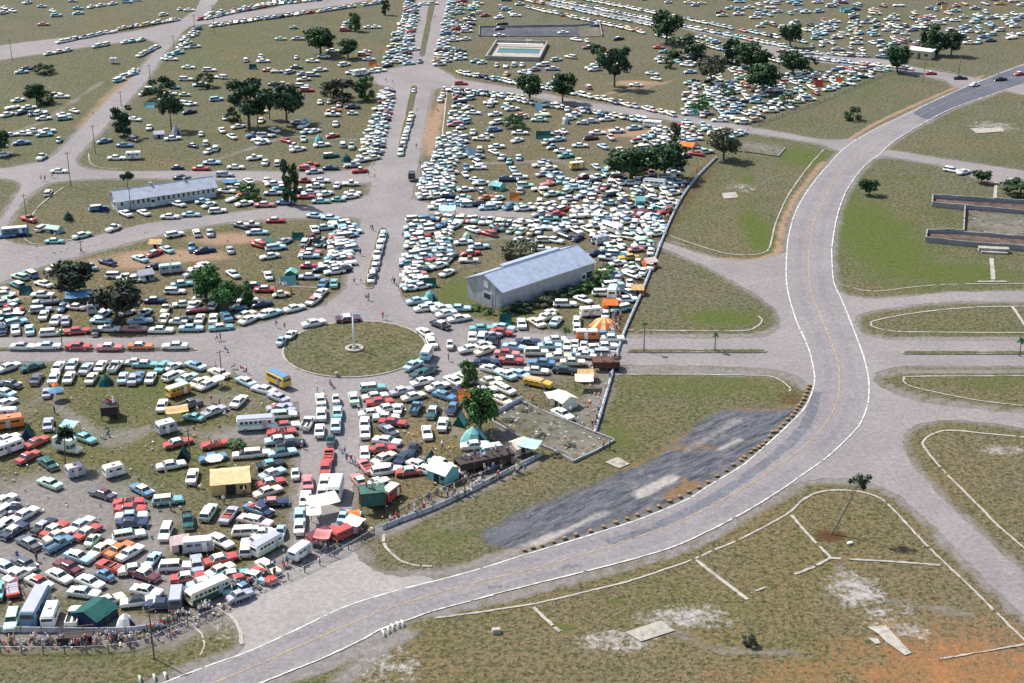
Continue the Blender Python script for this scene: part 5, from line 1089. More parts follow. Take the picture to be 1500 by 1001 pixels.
tt('ridge', 1100, 0, S3, 515, 65, 0, (4.0, 3.0, 2.2), 'T', 'teal tent among the top right cars')
tt('pyramid', 1100, 0, S3, 580, 185, 0, (3.0, 2.6, 2.4), 'A', 'orange tan tent in the top right field')
tt('ridge', 1100, 0, S3, 1065, 50, 0, (3.2, 2.6, 2.4), 'A', 'orange and white tent near the top right corner')
tt('ridge', 1100, 0, S3, 370, 475, 0, (3.0, 2.6, 2.6), 'R', 'red tent by the far right fence crowd')
tt('ridge', 1100, 0, S3, 485, 455, 0, (3.0, 2.6, 2.2), 'O', 'orange tent by the far right fence')
tt('cabin', 740, 240, S3, 740, 235, 0, (2.6, 2.4, 3.0), 'T', 'green tall tent near the fence bend')
tt('ridge', 740, 240, S3, 745, 290, 0, (3.6, 2.6, 2.2), 'P', 'pink tarpaulin tent below the green tall tent')

def boxy(name, label, cat, x, y, a, L, W, H, c, rc, band=None, wheels=(.3, -.28), nose=0., nwin=5, trailer=False, people=False, lowc=None, gl=True):
    """bus, van or caravan: rounded box body with its window row"""
    t = put(name, label, cat, x, y, a); L *= .86; W *= .93; H *= .86; z0 = .45; l, w = L / 2, W / 2; hb = H - .12
    sec = lambda x_, s, zt: [(x_, -w * s, z0), (x_, -w * s, z0 + (zt - z0) * .5), (x_, -w * s * .96, zt - .15), (x_, -w * s * .8, zt), (x_, w * s * .8, zt), (x_, w * s * .96, zt - .15), (x_, w * s, z0 + (zt - z0) * .5), (x_, w * s, z0)]
    m = MB(); st = [sec(-l, .90, hb - .2), sec(-l + .15, 1, hb), sec(l - nose - .25, 1, hb), sec(l - nose, .93, hb - .25)]
    if nose: st = st[:3] + [sec(l - nose, .98, hb - .3), sec(l - nose + .05, .94, 1.35), sec(l - .15, .86, 1.2), sec(l, .74, 1.05)]
    m.loft(st, 0)
    if lowc:
        for s in (-1, 1): m.box((0, s * (w + .012), z0 + (H - z0) * .22), (L * .97 - nose, .03, (H - z0) * .4), 1)
    link('body', m.mesh('body', [paint(c), paint(lowc or c)]), t)
    m = MB(); m.loft([[(-l + .1 , -w * .84, hb - .02), (l - nose - .2, -w * .84, hb - .02), (l - nose - .2, w * .84, hb - .02), (-l + .1, w * .84, hb - .02)], [(-l + .2, -w * .8, H), (l - nose - .35, -w * .8, H), (l - nose - .35, w * .8, H), (-l + .2, w * .8, H)]], 0)
    roof = link('roof', m.mesh('roof', [paint(rc)]), t)
    if trailer: m = MB(); m.box((0, 0, .12), (.5, .5, .2)); link('roof_vent', m.mesh('roof_vent', [STEEL]), roof, (0, 0, H))
    zc = z0 + (H - z0) * .66; hh = (H - z0) * .24; span = L - nose - 1.0
    if gl:
        for s in (-1, 1):
            for i in range(nwin):
                g = MB(); g.box((0, 0, 0), (span / nwin * .72, .05, hh)); link('window', g.mesh('window', [glass]), t, (-l + .5 + span * (i + .5) / nwin, s * (w + .005), zc))
        g = MB(); g.box((0, 0, 0), (.05, W * .78, hh * 1.2)); link('windscreen', g.mesh('windscreen', [glass]), t, (l - nose + .01 if not nose else l - nose + .02, 0, zc))
        g = MB(); g.box((0, 0, 0), (.05, W * .6, hh)); link('rear_window', g.mesh('rear_window', [glass]), t, (-l - .005, 0, zc))
    if band:
        g = MB()
        for s in (-1, 1): g.box((0, s * (w + .02), z0 + (H - z0) * .45), (L - nose - .3, .03, .22))
        link('stripe', g.mesh('stripe', [paint(band)]), t)
    g = MB(); g.box((0, -w - .02, z0 + (H - z0) * .42), (.75, .04, (H - z0) * .8)); link('door', g.mesh('door', [paint(rc if rc != c else 'S')]), t, (l * .45 if not trailer else -l * .1, 0, 0))
    for k in wheels:
        for s in (-1, 1): link('wheel', WH['n'], t, (L * k, s * (w - .1), .36))
    if trailer: g = MB(); g.tube((l - .1, 0, .5), (l + 1.0, 0, .45), .06, n=5); link('tow_bar', g.mesh('tow_bar', [STEEL]), t)
    else:
        for k in (l, -l): g = MB(); g.box((0, 0, 0), (.14, W * .96, .2)); link('bumper', g.mesh('bumper', [chrome]), t, (k, 0, .5))
    return t
def bt(ox, oy, sc, x, y, *k, **q): return q, boxy(k[0], k[1], k[2], ox + x / sc, oy + y / sc, *k[3:], **q)
bt(370, 480, S3, 145, 318, 'minibus', 'yellow and blue bus just below left of the roundabout', 'bus', -26, 6.6, 2.2, 2.9, 'Y', 'B', lowc='Y', nwin=6)
bt(200, 500, S7, 1310, 960, 'house_bus', 'white bus with teal stripe in the left field', 'bus', 4, 8.0, 2.5, 3.0, 'W', 'S', 'T', nwin=7)
bt(380, 700, S7, 80, 800, 'house_bus', 'white and pale green bus near the avenue foot', 'bus', 30, 6.6, 2.3, 2.7, 'W', 'S', lowc='M', nwin=6)
bt(200, 820, S7, 790, 410, 'house_bus', 'long cream bus at the bottom left spectator line', 'bus', 24, 8.0, 2.4, 2.8, 'C', 'C', lowc='G', nwin=8)
bt(0, 850, S7, 400, 370, 'box_truck', 'big blue flat roofed truck carrying people, bottom left', 'truck', -118, 9.0, 2.6, 3.2, 'B', 'S', nwin=4, gl=True)
bt(0, 850, S7, 560, 440, 'caravan', 'round white caravan right of the blue truck', 'caravan', -110, 5.4, 2.2, 2.4, 'W', 'W', nwin=2, trailer=True, wheels=(0,))
bt(0, 500, S7, 70, 830, 'van', 'white van behind the orange trailer, left edge', 'van', 3, 5, 2, 2.1, 'W', 'W', nwin=3)
bt(0, 500, S7, 110, 940, 'folding_trailer', 'big orange canvas topped trailer at the left edge', 'trailer', 8, 6.0, 2.8, 2.6, 'O', 'O', nwin=2, trailer=True, wheels=(0,))
bt(0, 610, S7, 90, 400, 'caravan', 'white caravan at left edge beside red car', 'caravan', 20, 6.6, 2.3, 2.6, 'W', 'W', nwin=4, trailer=True, wheels=(0,))
bt(0, 610, S7, 830, 650, 'caravan', 'small grey caravan on the grass above grey dirt lot', 'caravan', 15, 3.4, 2.6, 2.5, 'S', 'H', nwin=2, trailer=True, wheels=(0,))
bt(0, 610, S7, 1250, 650, 'folding_trailer', 'white camping trailer with sloping flap, lower left', 'trailer', 15, 4.0, 2.4, 2.5, 'W', 'H', nwin=2, trailer=True, wheels=(0,))
bt(200, 500, S7, 330, 1000, 'caravan', 'white roofed caravan above the red and white sedan', 'caravan', 15, 4.0, 2.6, 2.7, 'S', 'W', nwin=2, trailer=True, wheels=(0,))
bt(200, 500, S7, 460, 590, 'van', 'cream and orange truck in the lower left field', 'van', 18, 5.4, 2.2, 2.6, 'Y', 'C', nwin=4, lowc='O')
bt(200, 730, S7, 680, 580, 'camper_van', 'grey white camper with people on its roof', 'van', 5, 5.4, 2.3, 2.7, 'S', 'W', nwin=3)
bt(200, 820, S7, 440, 490, 'van', 'slate grey van parked end on at bottom left', 'van', 82, 5.4, 2.2, 2.6, 'D', 'S', nwin=3)
bt(380, 700, S7, 840, 200, 'box_truck', 'tall white box truck at the avenue foot', 'truck', -105, 6.0, 2.5, 3.2, 'W', 'W', nwin=2)
bt(380, 700, S7, 1430, 230, 'minibus', 'orange red and white van beside the dark platform', 'van', 38, 5.0, 2.2, 2.6, 'R', 'C', nwin=4, lowc='R')
bt(380, 700, S7, 450, 880, 'camper_van', 'white van with people around it by the apron', 'van', 35, 4.6, 2.1, 2.4, 'W', 'W', nwin=3)
bt(380, 700, S7, 700, 680, 'fire_truck', 'dark red truck with open back at the apron edge', 'truck', 22, 6.4, 2.3, 1.9, 'R', 'U', nose=1.4, nwin=3)
bt(380, 700, S7, 950, 650, 'fire_truck', 'bright red truck right of the dark red one', 'truck', 24, 6.0, 2.3, 2.0, 'R', 'R', nose=1.4, nwin=3)
bt(700, 460, S7, 1195, 290, 'caravan', 'orange and white caravan jammed near the fence', 'caravan', 0, 5.6, 2.2, 2.5, 'O', 'W', nwin=3, trailer=True, wheels=(0,), lowc='O')
bt(700, 460, S7, 660, 790, 'tow_truck', 'bright yellow truck right of the leafy trees', 'truck', -12, 7.0, 2.2, 1.8, 'Y', 'A', nose=1.8, nwin=3)
bt(400, 440, 6.25, 1410, 540, 'camper_van', 'cream topped camper on the right kerb of roundabout', 'van', 60, 5.0, 2.2, 2.6, 'L', 'C', nwin=3)
bt(560, 630, S7, 1200, 280, 'camper_van', 'pale van with people on it above the dark platform', 'van', 10, 4.6, 2.1, 2.5, 'T', 'W', nwin=3)
bt(740, 240, S3, 590, 730, 'box_truck', 'white and teal truck behind the orange tents', 'truck', 75, 5.4, 2.3, 2.8, 'W', 'M', nwin=3)
bt(740, 240, S3, 470, 835, 'caravan', 'long white caravan left of the striped marquee', 'caravan', 5, 5.6, 2.2, 2.4, 'W', 'W', nwin=3, trailer=True, wheels=(0,))
bt(740, 240, S3, 530, 440, 'caravan', 'grey caravan just beyond the barn', 'caravan', 10, 4.4, 2.3, 2.6, 'S', 'S', nwin=3, trailer=True, wheels=(0,))
bt(740, 240, S3, 590, 375, 'box_truck', 'long white truck beyond the barn', 'truck', -20, 7.4, 2.3, 2.6, 'W', 'H', nwin=4)
bt(740, 240, S3, 820, 130, 'box_truck', 'large white truck near the fence bend', 'truck', -5, 7.4, 2.3, 2.8, 'W', 'S', nwin=4)
bt(0, 240, S3, 85, 395, 'box_truck', 'blue and white lorry at the tip of the left junction', 'truck', 5, 7.4, 2.3, 2.7, 'B', 'W', nwin=3)
bt(0, 240, S3, 940, 600, 'caravan', 'green grey caravan in the middle of the left field', 'caravan', 6, 6.2, 2.2, 2.6, 'S', 'M', nwin=4, trailer=True, wheels=(0,))
bt(0, 240, S3, 510, 820, 'caravan', 'pale grey caravan in front of the dark bushes', 'caravan', 80, 3.8, 2.3, 2.8, 'S', 'S', nwin=2, trailer=True, wheels=(0,))
bt(0, 0, S3, 735, 875, 'caravan', 'silver rounded caravan behind a white car, upper left', 'caravan', 2, 5.2, 2.3, 2.7, 'W', 'W', nwin=3, trailer=True, wheels=(0,))
bt(0, 0, S3, 625, 350, 'caravan', 'small white caravan in the top left field', 'caravan', 0, 3.2, 2.2, 2.6, 'W', 'H', nwin=2, trailer=True, wheels=(0,))
bt(370, 0, S3, 590, 415, 'caravan', 'long white caravan left of the avenue crossing', 'caravan', 8, 6.5, 2.3, 2.6, 'W', 'W', nwin=3, trailer=True, wheels=(0,))
bt(370, 240, S3, 875, 90, 'van', 'black truck on the avenue edge', 'van', 85, 4.4, 2.1, 2.5, 'K', 'K', nwin=2)
bt(740, 0, S3, 395, 930, 'van', 'yellow green van in the middle field', 'van', 5, 5, 2.1, 2.6, 'Y', 'C', nwin=3)
bt(740, 0, S3, 810, 700, 'minibus', 'long white bus in the upper middle field', 'bus', -5, 7, 2.2, 2.6, 'W', 'W', nwin=6)
# pickup camper beside the palm
t = put('pickup_camper', 'white pickup truck carrying a boxy camper, left field', 'camper', 760 / S7, 610 + 390 / S7, -12)
st, gh = profile('p'); link('body', body_mesh('p', 'C'), t); 
for nm in cabin_parts('p'): link(nm.strip('_'), part_mesh('p', nm, 'C'), t)
m = MB(); m.box((-1.3, 0, 1.9), (3.0, 2.2, 1.8), 0, 0, .94); m.box((.5, 0, 2.35), (1.4, 2.0, .8), 0, 0, .92); cb = link('camper_box', m.mesh('camper_box', [paint('W')]), t)
m = MB(); m.box((-1.3, -1.12, 2.1), (1.2, .06, .5)); m.box((-1.3, 1.12, 2.1), (1.2, .06, .5)); link('window', m.mesh('window', [glass]), cb)
for xx in (1.5, -1.5):
    for s in (-1, 1): link('wheel', WH['n'], t, (xx, s * .82, .35))
# red frame buggy trailer
t = put('frame_trailer', 'bright red open frame trailer at the left edge', 'trailer', 140 / S7, 850 + 140 / S7, -80)
m = MB()
for s in (-1, 1): m.tube((-2, s * .9, .6), (2, s * .9, .6), .07, n=5); m.tube((-2, s * .9, 1.6), (1, s * .9, 1.6), .06, n=5)
for x in (-2, -.6, 1): 
    for s in (-1, 1): m.tube((x, s * .9, .6), (x, s * .9, 1.6), .06, n=5)
    m.tube((x, -.9, 1.6), (x, .9, 1.6), .06, n=5)
link('frame', m.mesh('frame', [paint('R')]), t); m = MB(); m.box((0, 0, .58), (4, 1.8, .08)); link('deck', m.mesh('deck', [paint('S')]), t)
m = MB(); m.box((1.9, 0, .75), (.5, 1.9, .5)); link('toolbox', m.mesh('toolbox', [paint('R')]), t)
for xx in (-.9, .9):
    for s in (-1, 1): link('wheel', WH['n'], t, (xx, s * 1.0, .35))
# viewing platforms
PLAT = []
def platform(ox, oy, sc, x, y, a, w, d, h, label, c='dark_boards', cc=(.05, .035, .03), skirt=True, rail=True):
    x, y = ox + x / sc, oy + y / sc; t = put('viewing_platform', label, 'viewing platform', x, y, a); M_ = simple(c, cc, .85, 0, .3, 2)
    m = MB(); m.box((0, 0, h), (w, d, .14)); link('deck', m.mesh('deck', [M_]), t); pm = MB(); pm.tube((0, 0, 0), (0, 0, h), .09, n=5); pm = pm.mesh('post', [WOOD])
    nx_ = max(2, int(w / 2.4) + 1)
    for i in range(nx_):
        for s in (-1, 1): link('post', pm, t, (-w / 2 + .1 + (w - .2) * i / (nx_ - 1), s * (d / 2 - .1), 0))
    if skirt:
        m = MB(); m.box((0, d / 2 - .05, h / 2), (w, .06, h * .96)); m.box((w / 2 - .05, 0, h / 2), (.06, d - .2, h * .96)); m.box((0, -d / 2 + .25, h * .62), (w - .3, .06, h * .6)); link('skirt', m.mesh('skirt', [M_]), t)
    if rail:
        m = MB(); m.tube((-w / 2, d / 2, h + .9), (w / 2, d / 2, h + .9), .05, n=4); m.tube((-w / 2, d / 2, h), (-w / 2, d / 2, h + .9), .05, n=4); m.tube((w / 2, d / 2, h), (w / 2, d / 2, h + .9), .05, n=4); link('railing', m.mesh('railing', [WOOD]), t)
    PLAT.append((x, y, w, d, h, t))
platform(0, 500, S7, 1210, 830, 5, 3.2, 3.0, 2.6, 'black boxy viewing stand with people in the left field')
platform(560, 630, S7, 1120, 400, 12, 10.5, 3.0, 2.1, 'long dark stand shading black ground above the rope line')
platform(380, 700, S7, 1240, 330, 5, 4.2, 3.4, 3.6, 'dark green tall platform beside the orange red van', 'green_boards', (.05, .13, .10))
platform(700, 460, S7, 1400, 600, 0, 5.4, 3.0, 2.0, 'dark stand in the jam beside the bend fence', 'brown_boards', (.12, .05, .03))
platform(0, 850, S7, 830, 670, 5, 5.0, 1.6, 1.1, 'low dark bench stand at the bottom left line')
# ================= TREES =================
def leaf_mat(name, c, v=.35):
    m = simple(name, c, .75, 0, v, .6, .25); m.node_tree.nodes['Principled BSDF'].inputs['Subsurface Weight'].default_value = 0; return m
LEAF = {'d': (leaf_mat('dark_leaves', (.018, .044, .022)), leaf_mat('dark_leaves_lit', (.06, .12, .045))), 'g': (leaf_mat('green_leaves', (.035, .105, .03)), leaf_mat('green_leaves_lit', (.09, .20, .055))),
        'p': (leaf_mat('pine_needles', (.022, .055, .028)), leaf_mat('pine_needles_lit', (.05, .10, .05))), 'b': (leaf_mat('bare_twigs', (.055, .04, .055)), leaf_mat('dark_twig_leaves', (.04, .07, .035))),
        'o': (leaf_mat('grey_olive_leaves', (.09, .10, .06)), leaf_mat('grey_olive_leaves_lit', (.14, .15, .09)))}
BARK = simple('bark', (.12, .09, .075), .9, 0, .3, 3)
CROWN = {}
def crown(kind, shape, seed):
    key = (kind, shape, seed)
    if key in CROWN: return CROWN[key]
    r = np.random.default_rng(seed * 7 + len(shape)); V, Q, M = [], [], []
    nc = {'round': 26, 'pine': 20, 'palm': 12, 'shrub': 14, 'tall': 22}[shape]; cl = []
    for i in range(nc):
        d = r.normal(size=3); d /= np.linalg.norm(d); rad = r.uniform(.30, 1.0) ** .6 * .40
        c = np.array([d[0] * rad, d[1] * rad, .62 + d[2] * rad * .85]); s = r.uniform(.13, .20)
        if shape == 'pine': c[2] = .42 + .50 * r.random(); k = .40 * (1.15 - abs(c[2] - .68) * 1.3); c[0] = d[0] * k; c[1] = d[1] * k; s = r.uniform(.12, .18)
        if shape == 'shrub': c[2] = max(.12, .42 + d[2] * .42); c[0] = d[0] * .42; c[1] = d[1] * .42; s = r.uniform(.13, .2)
        if shape == 'tall': c[2] = .12 + .80 * i / nc + r.normal() * .03; k = .30; c[0] = d[0] * k; c[1] = d[1] * k; s = r.uniform(.10, .16)
        if shape == 'palm': c = np.array([d[0] * .3, d[1] * .3, .80 + d[2] * .14]); s = .14
        cl.append((c, s))
    per = 95
    for ci, (c, s) in enumerate(cl):
        for _ in range(per):
            d = r.normal(size=3); d /= np.linalg.norm(d); p = c + d * s * r.uniform(.35, 1.1) * np.array([1.1, 1.1, .8])
            u = r.normal(size=3); u /= np.linalg.norm(u); v = np.cross(u, d + .01); v /= np.linalg.norm(v) + 1e-6; l = r.uniform(.028, .062)
            o = len(V); V += [p - u * l, p + v * l * .7, p + u * l, p - v * l * .7]; Q.append((o, o + 1, o + 2, o + 3)); M.append(1 if (p[2] > c[2] and r.random() < .6) or r.random() < .25 else 0)  # lighter tone mostly on clump tops: sunlight put into the leaf colour
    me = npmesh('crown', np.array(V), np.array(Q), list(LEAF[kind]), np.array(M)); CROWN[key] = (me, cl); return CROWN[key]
TRUNK = {}
def trunk(shape, seed, cl):
    if (shape, seed) in TRUNK: return TRUNK[(shape, seed)]
    m = MB(); rr = random.Random(seed); top = Vector((rr.uniform(-.03, .03), rr.uniform(-.03, .03), .62 if shape != 'palm' else .82)); base = .030 if shape != 'palm' else .02
    mid = Vector((top.x * .3 + rr.uniform(-.02, .02), top.y * .3, .32)); m.tube((0, 0, -.01), mid, base * 1.2, base * .85, 7); m.tube(mid, top, base * .85, base * .45, 6)
    for c, s in cl[::2]:
        st_ = mid.lerp(top, rr.uniform(.1, 1)); m.tube(st_, Vector(c), base * .38, base * .12, 4)
    TRUNK[(shape, seed)] = m.mesh('trunk', [BARK]); return TRUNK[(shape, seed)]
TI = [0]
def tree(x, yt, yb, wpx, kind, shape, label, name=None, group=None):
    p = P(x, yb); h = (yb - yt) / ppm(x, yb); wd = wpx / (ppm(x, yb) / math.cos(math.atan2(HC, p.y))); TI[0] += 1; seed = TI[0] % 4
    me, cl = crown(kind, shape, seed); nm = name or {'round': 'broadleaf_tree', 'pine': 'pine_tree', 'palm': 'palm_tree', 'shrub': 'shrub', 'tall': 'columnar_tree'}[shape]
    t = thing(nm, label, {'shrub': 'shrub', 'palm': 'palm'}.get(shape, 'tree'), p, random.uniform(0, 6), group or 'trees among the parked cars')
    cr = link('crown', me, t); tr = link('trunk', trunk(shape, seed, cl), t); k = wd / .78
    if shape == 'palm': k = wd / .8
    for o in (cr, tr): o.scale = (k, k, h / .98)
    return t
TL_ = '''65,92,108,24,d,shrub,dark round bush in the far left field
54,122,152,26,d,round,small leafy tree above the cars at far left
70,134,152,22,d,shrub,low dark bush right of the far left leafy tree
2,190,226,24,d,round,dark tree cut by the left edge
235,111,146,36,d,shrub,large dark bush right of the diagonal road
299,106,128,24,d,shrub,small round bush with a blue car under it
182,156,200,30,p,tall,dark ragged tree beside the diagonal road
251,143,190,26,p,pine,slim pine with a tent at its foot
365,121,188,54,p,pine,wide tall pine group left of centre top
342,156,178,18,p,shrub,small bush left of the wide pine
420,126,180,40,p,pine,second wide pine right of the tallest pine
378,150,186,20,p,pine,narrow pine between the two wide pines
395,132,175,18,p,pine,thin pine just left of the second wide pine
470,39,80,42,d,round,big round dark tree in the top left field
510,59,86,26,d,round,rounded tree right of the big round one
520,20,46,17,g,tall,small green upright tree near the top
565,0,22,12,d,tall,narrow tree at the top edge by the avenue
503,115,147,46,b,shrub,broad thin grey bush left of the crossing
484,118,140,20,d,shrub,dark bush at left of the broad grey bush
536,112,146,24,g,tall,upright green bush by the avenue crossing
754,165,188,24,g,shrub,green bush in the field right of the avenue
976,16,64,40,d,round,tall dark tree top right of centre
1004,50,84,46,d,shrub,wide dark bush below the tall dark tree
876,66,92,22,d,pine,left small pine in the upper middle field
900,70,128,36,p,pine,right taller pine in the upper middle field
776,107,150,34,d,round,left tree of the pair on the upper side road
824,108,150,32,d,round,right tree of the pair on the upper side road
1072,57,98,26,p,tall,slim dark tree left of the dark grove
1100,66,106,46,d,round,big dark tree in the upper right grove
1118,92,136,46,d,round,dark tree lowest of the upper right grove
1041,83,122,32,o,pine,thin grey green pine left of the grove
979,84,100,12,d,shrub,tiny dark bush beside red car at top
1024,145,166,22,g,shrub,green bush left of the fence crowd
1067,128,142,16,g,shrub,small green bush by the grove
1029,138,150,8,g,shrub,tiny green tuft above a green bush
988,180,206,18,o,tall,thin olive tree near the road crossing
1060,192,234,40,o,round,loose olive tree at the fence corner
924,216,262,58,d,round,left dark tree of the large central pair
973,212,262,52,d,round,right dark tree of the large central pair
1157,33,70,28,d,round,dark tree in the top right car park
1161,78,112,36,d,round,spreading dark tree above the fence
1184,82,104,20,d,shrub,dark bush right of the spreading tree
1314,70,106,32,d,round,dark tree left of the white roofed stand
1362,38,80,32,d,tall,pointed dark tree behind the stand
1393,48,82,28,d,round,dark tree right of the pointed one
1153,136,156,18,g,shrub,green bush at the fence in front of cars
1249,156,176,19,d,shrub,lone dark shrub in the grass left of the track
1437,248,268,22,d,round,small tree beside parked cars on the right road
1494,260,288,42,d,shrub,large dark bush at the right edge
1273,262,286,24,d,round,lone small tree right of the track
108,388,434,58,b,round,left purple grey bush in the left field
172,410,470,66,b,round,large purple grey bush beside the caravan
303,394,444,44,g,round,bright green tree in the left field
330,414,456,36,g,round,middle green tree of three in a row
360,414,446,24,g,tall,slim right green tree of three in a row
187,252,274,14,d,pine,small spiky tree behind the blue hut
365,268,292,24,g,shrub,green shrub right of the blue hut
427,236,300,24,d,tall,tall dark narrow tree near the avenue
762,350,380,42,o,shrub,pale olive bush behind the barn
687,530,566,28,g,tall,thin green sapling right of the roundabout
704,574,632,46,g,round,leafy tree with tents beneath it
100,313,324,10,d,shrub,tiny dark bush near the left junction
284,680,712,0,g,shrub,x'''
for ln in TL_.split('\n'):
    f = ln.split(',', 6)
    if f[6] == 'x': continue
    tree(float(f[0]), float(f[1]), float(f[2]), float(f[3]), f[4], f[5], f[6])
for i, (x, y, w_, h_) in enumerate(((345, 652, 22, 8), (1038, 938 - 270, 1, 1),)):
    if w_ > 2: tree(x, y - h_, y + 2, w_, 'g', 'shrub', 'flat green weed clump right of the red car')
tree(1099, 930, 944, 18, 'b', 'shrub', 'dark low tuft in the near right grass')
for i, (x, y) in enumerate(((745, 618), (790, 640), (835, 655), (770, 605), (815, 668))): tree(x, y - 5, y, 14, 'o', 'shrub', 'weed clump in the bend foundation, %s from left' % o_((0, 2, 4, 1, 3)[i]), group='weeds in the bend foundation')
# clipped scrub
for i, (x, y, w_, h_, k) in enumerate(((745, 460, 22, 12, 'd'), (765, 455, 24, 13, 'd'), (790, 447, 26, 12, 'o'), (812, 440, 26, 13, 'd'), (835, 432, 24, 12, 'd'), (858, 425, 24, 12, 'g'), (878, 414, 26, 16, 'g'), (888, 404, 22, 14, 'g'), (715, 460, 16, 10, 'g'), (698, 454, 14, 8, 'g'))):
    tree(x, y - h_, y, w_, k, 'shrub', 'low scrub along the barn, %s from left' % o_((i + 2) if i < 8 else (1 if i == 8 else 0)), group='scrub along the barn')
for i, (x, y) in enumerate(((1137, 560), (1162, 582), (1152, 590), (1128, 588))):
    pass
# the thin palms
PF = leaf_mat('palm_fronds', (.05, .13, .04))
def palm(x, yb, yt, wpx, label, lean=0, dead=False, col=PF, fronds=26, round_=False):
    p = P(x, yb); k = ppm(x, yb); h = (yb - yt) / k; r = wpx / (F / (p.y * CT + HC * ST)) / 2
    t = thing('palm_tree', label, 'palm', p, 0, 'thin trunked palms'); dx = lean / k
    m = MB(); pr = Vector((0, 0, 0)); n = 6
    for i in range(1, n + 1):
        q = Vector((dx * (i / n) ** 1.2, 0, (h - r * .6) * i / n)); m.tube(pr, q, .15 - .012 * i, .14 - .012 * i, 6, caps=False); pr = q
    link('trunk', m.mesh('trunk', [BARK]), t); m = MB()
    for i in range(fronds):
        a = 2 * math.pi * i / fronds * 2.4 + random.uniform(-.2, .2); e = random.uniform(-.5, 1.1); L = r * random.uniform(.8, 1.1); d = Vector((math.cos(a) * math.cos(e), math.sin(a) * math.cos(e), math.sin(e)))
        s = d.cross(Vector((0, 0, 1))).normalized() * L * .16; c0 = pr; c1 = pr + d * L * .6 + Vector((0, 0, .08 * L)); c2 = pr + d * L + Vector((0, 0, -.25 * L))
        m.add([c0, c1 + s, c1 - s, c2], [(0, 1, 3, 2)])
        for kk in (.35, .6, .85):
            c = pr + d * L * kk; m.add([c, c + s * 1.6 - Vector((0, 0, .2 * L)), c + d * .12 * L], [(0, 1, 2)]); m.add([c, c - s * 1.6 - Vector((0, 0, .2 * L)), c + d * .12 * L], [(0, 1, 2)])
    link('crown', m.mesh('crown', [col]), t)
    return t, pr, h
palm(91, 506, 483, 14, 'small palm beside the west road')
palm(943, 515, 473, 10, 'thin palm on the strip just right of the fence')
palm(1047, 515, 489, 11, 'small palm on the middle of the closed road')
palm(829, 500, 481, 16, 'green palm below the striped marquee')
palm(1493, 522, 496, 16, 'palm on the strip at the right edge')
palm(96, 684, 628, 34, 'leafy palm leaning over the camper, left field', 4, col=LEAF['d'][0], fronds=60)
# the leaning cabbage palm near the apron, with a ragged crown
p = P(1217, 783); k = ppm(1217, 783); t = thing('leaning_palm', 'tall thin leaning tree with a ragged crown near the lower junction', 'tree', p)
top = Vector((30 / k, 0, 74 / k)); m = MB(); pr = Vector((0, 0, 0))
for i in range(1, 9):
    u = i / 8; q = Vector((top.x * (u ** .85), .3 * math.sin(u * 3), top.z * u)); m.tube(pr, q, .15 - .009 * i, .145 - .009 * i, 7, caps=False); pr = q
link('trunk', m.mesh('trunk', [simple('grey_palm_bark', (.10, .12, .12), .9, 0, .3, 3)]), t)
V, Q = [], []; r = np.random.default_rng(3)
for c, s in (((-.9, 0, .5), .75), ((0, .3, .9), .7), ((.9, -.2, .7), .8), ((1.5, .2, .9), .55), ((.4, -.3, -.2), .7), ((.7, 0, -.9), .55), ((-1.5, .1, .2), .45), ((.2, .4, .3), .8), ((-.2, -.6, .6), .6), ((1.0, .5, .1), .6)):
    for _ in range(85):
        d = r.normal(size=3); d /= np.linalg.norm(d); q = np.array(c) * .95 + np.array(pr) + d * s * r.uniform(.4, 1); u = r.normal(size=3); u /= np.linalg.norm(u); v = np.cross(u, d); v /= np.linalg.norm(v) + 1e-6; l = r.uniform(.10, .26)
        o = len(V); V += [q - u * l, q + v * l * .5, q + u * l, q - v * l * .5]; Q.append((o, o + 1, o + 2, o + 3))
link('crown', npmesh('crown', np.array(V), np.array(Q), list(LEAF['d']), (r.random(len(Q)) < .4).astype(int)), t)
t = thing('white_sack', 'white sack lying by the foot of the leaning tree', 'sack', P(1245, 797), .4)
m = MB(); n = 10
m.loft([[(x, ry * math.cos(2 * math.pi * i / n), max(0, .2 + ry * .7 * math.sin(2 * math.pi * i / n))) for i in range(n)] for x, ry in ((-.55, .08), (-.4, .25), (0, .34), (.35, .27), (.55, .1))]); link('sack', m.mesh('sack', [canvas('W')]), t)

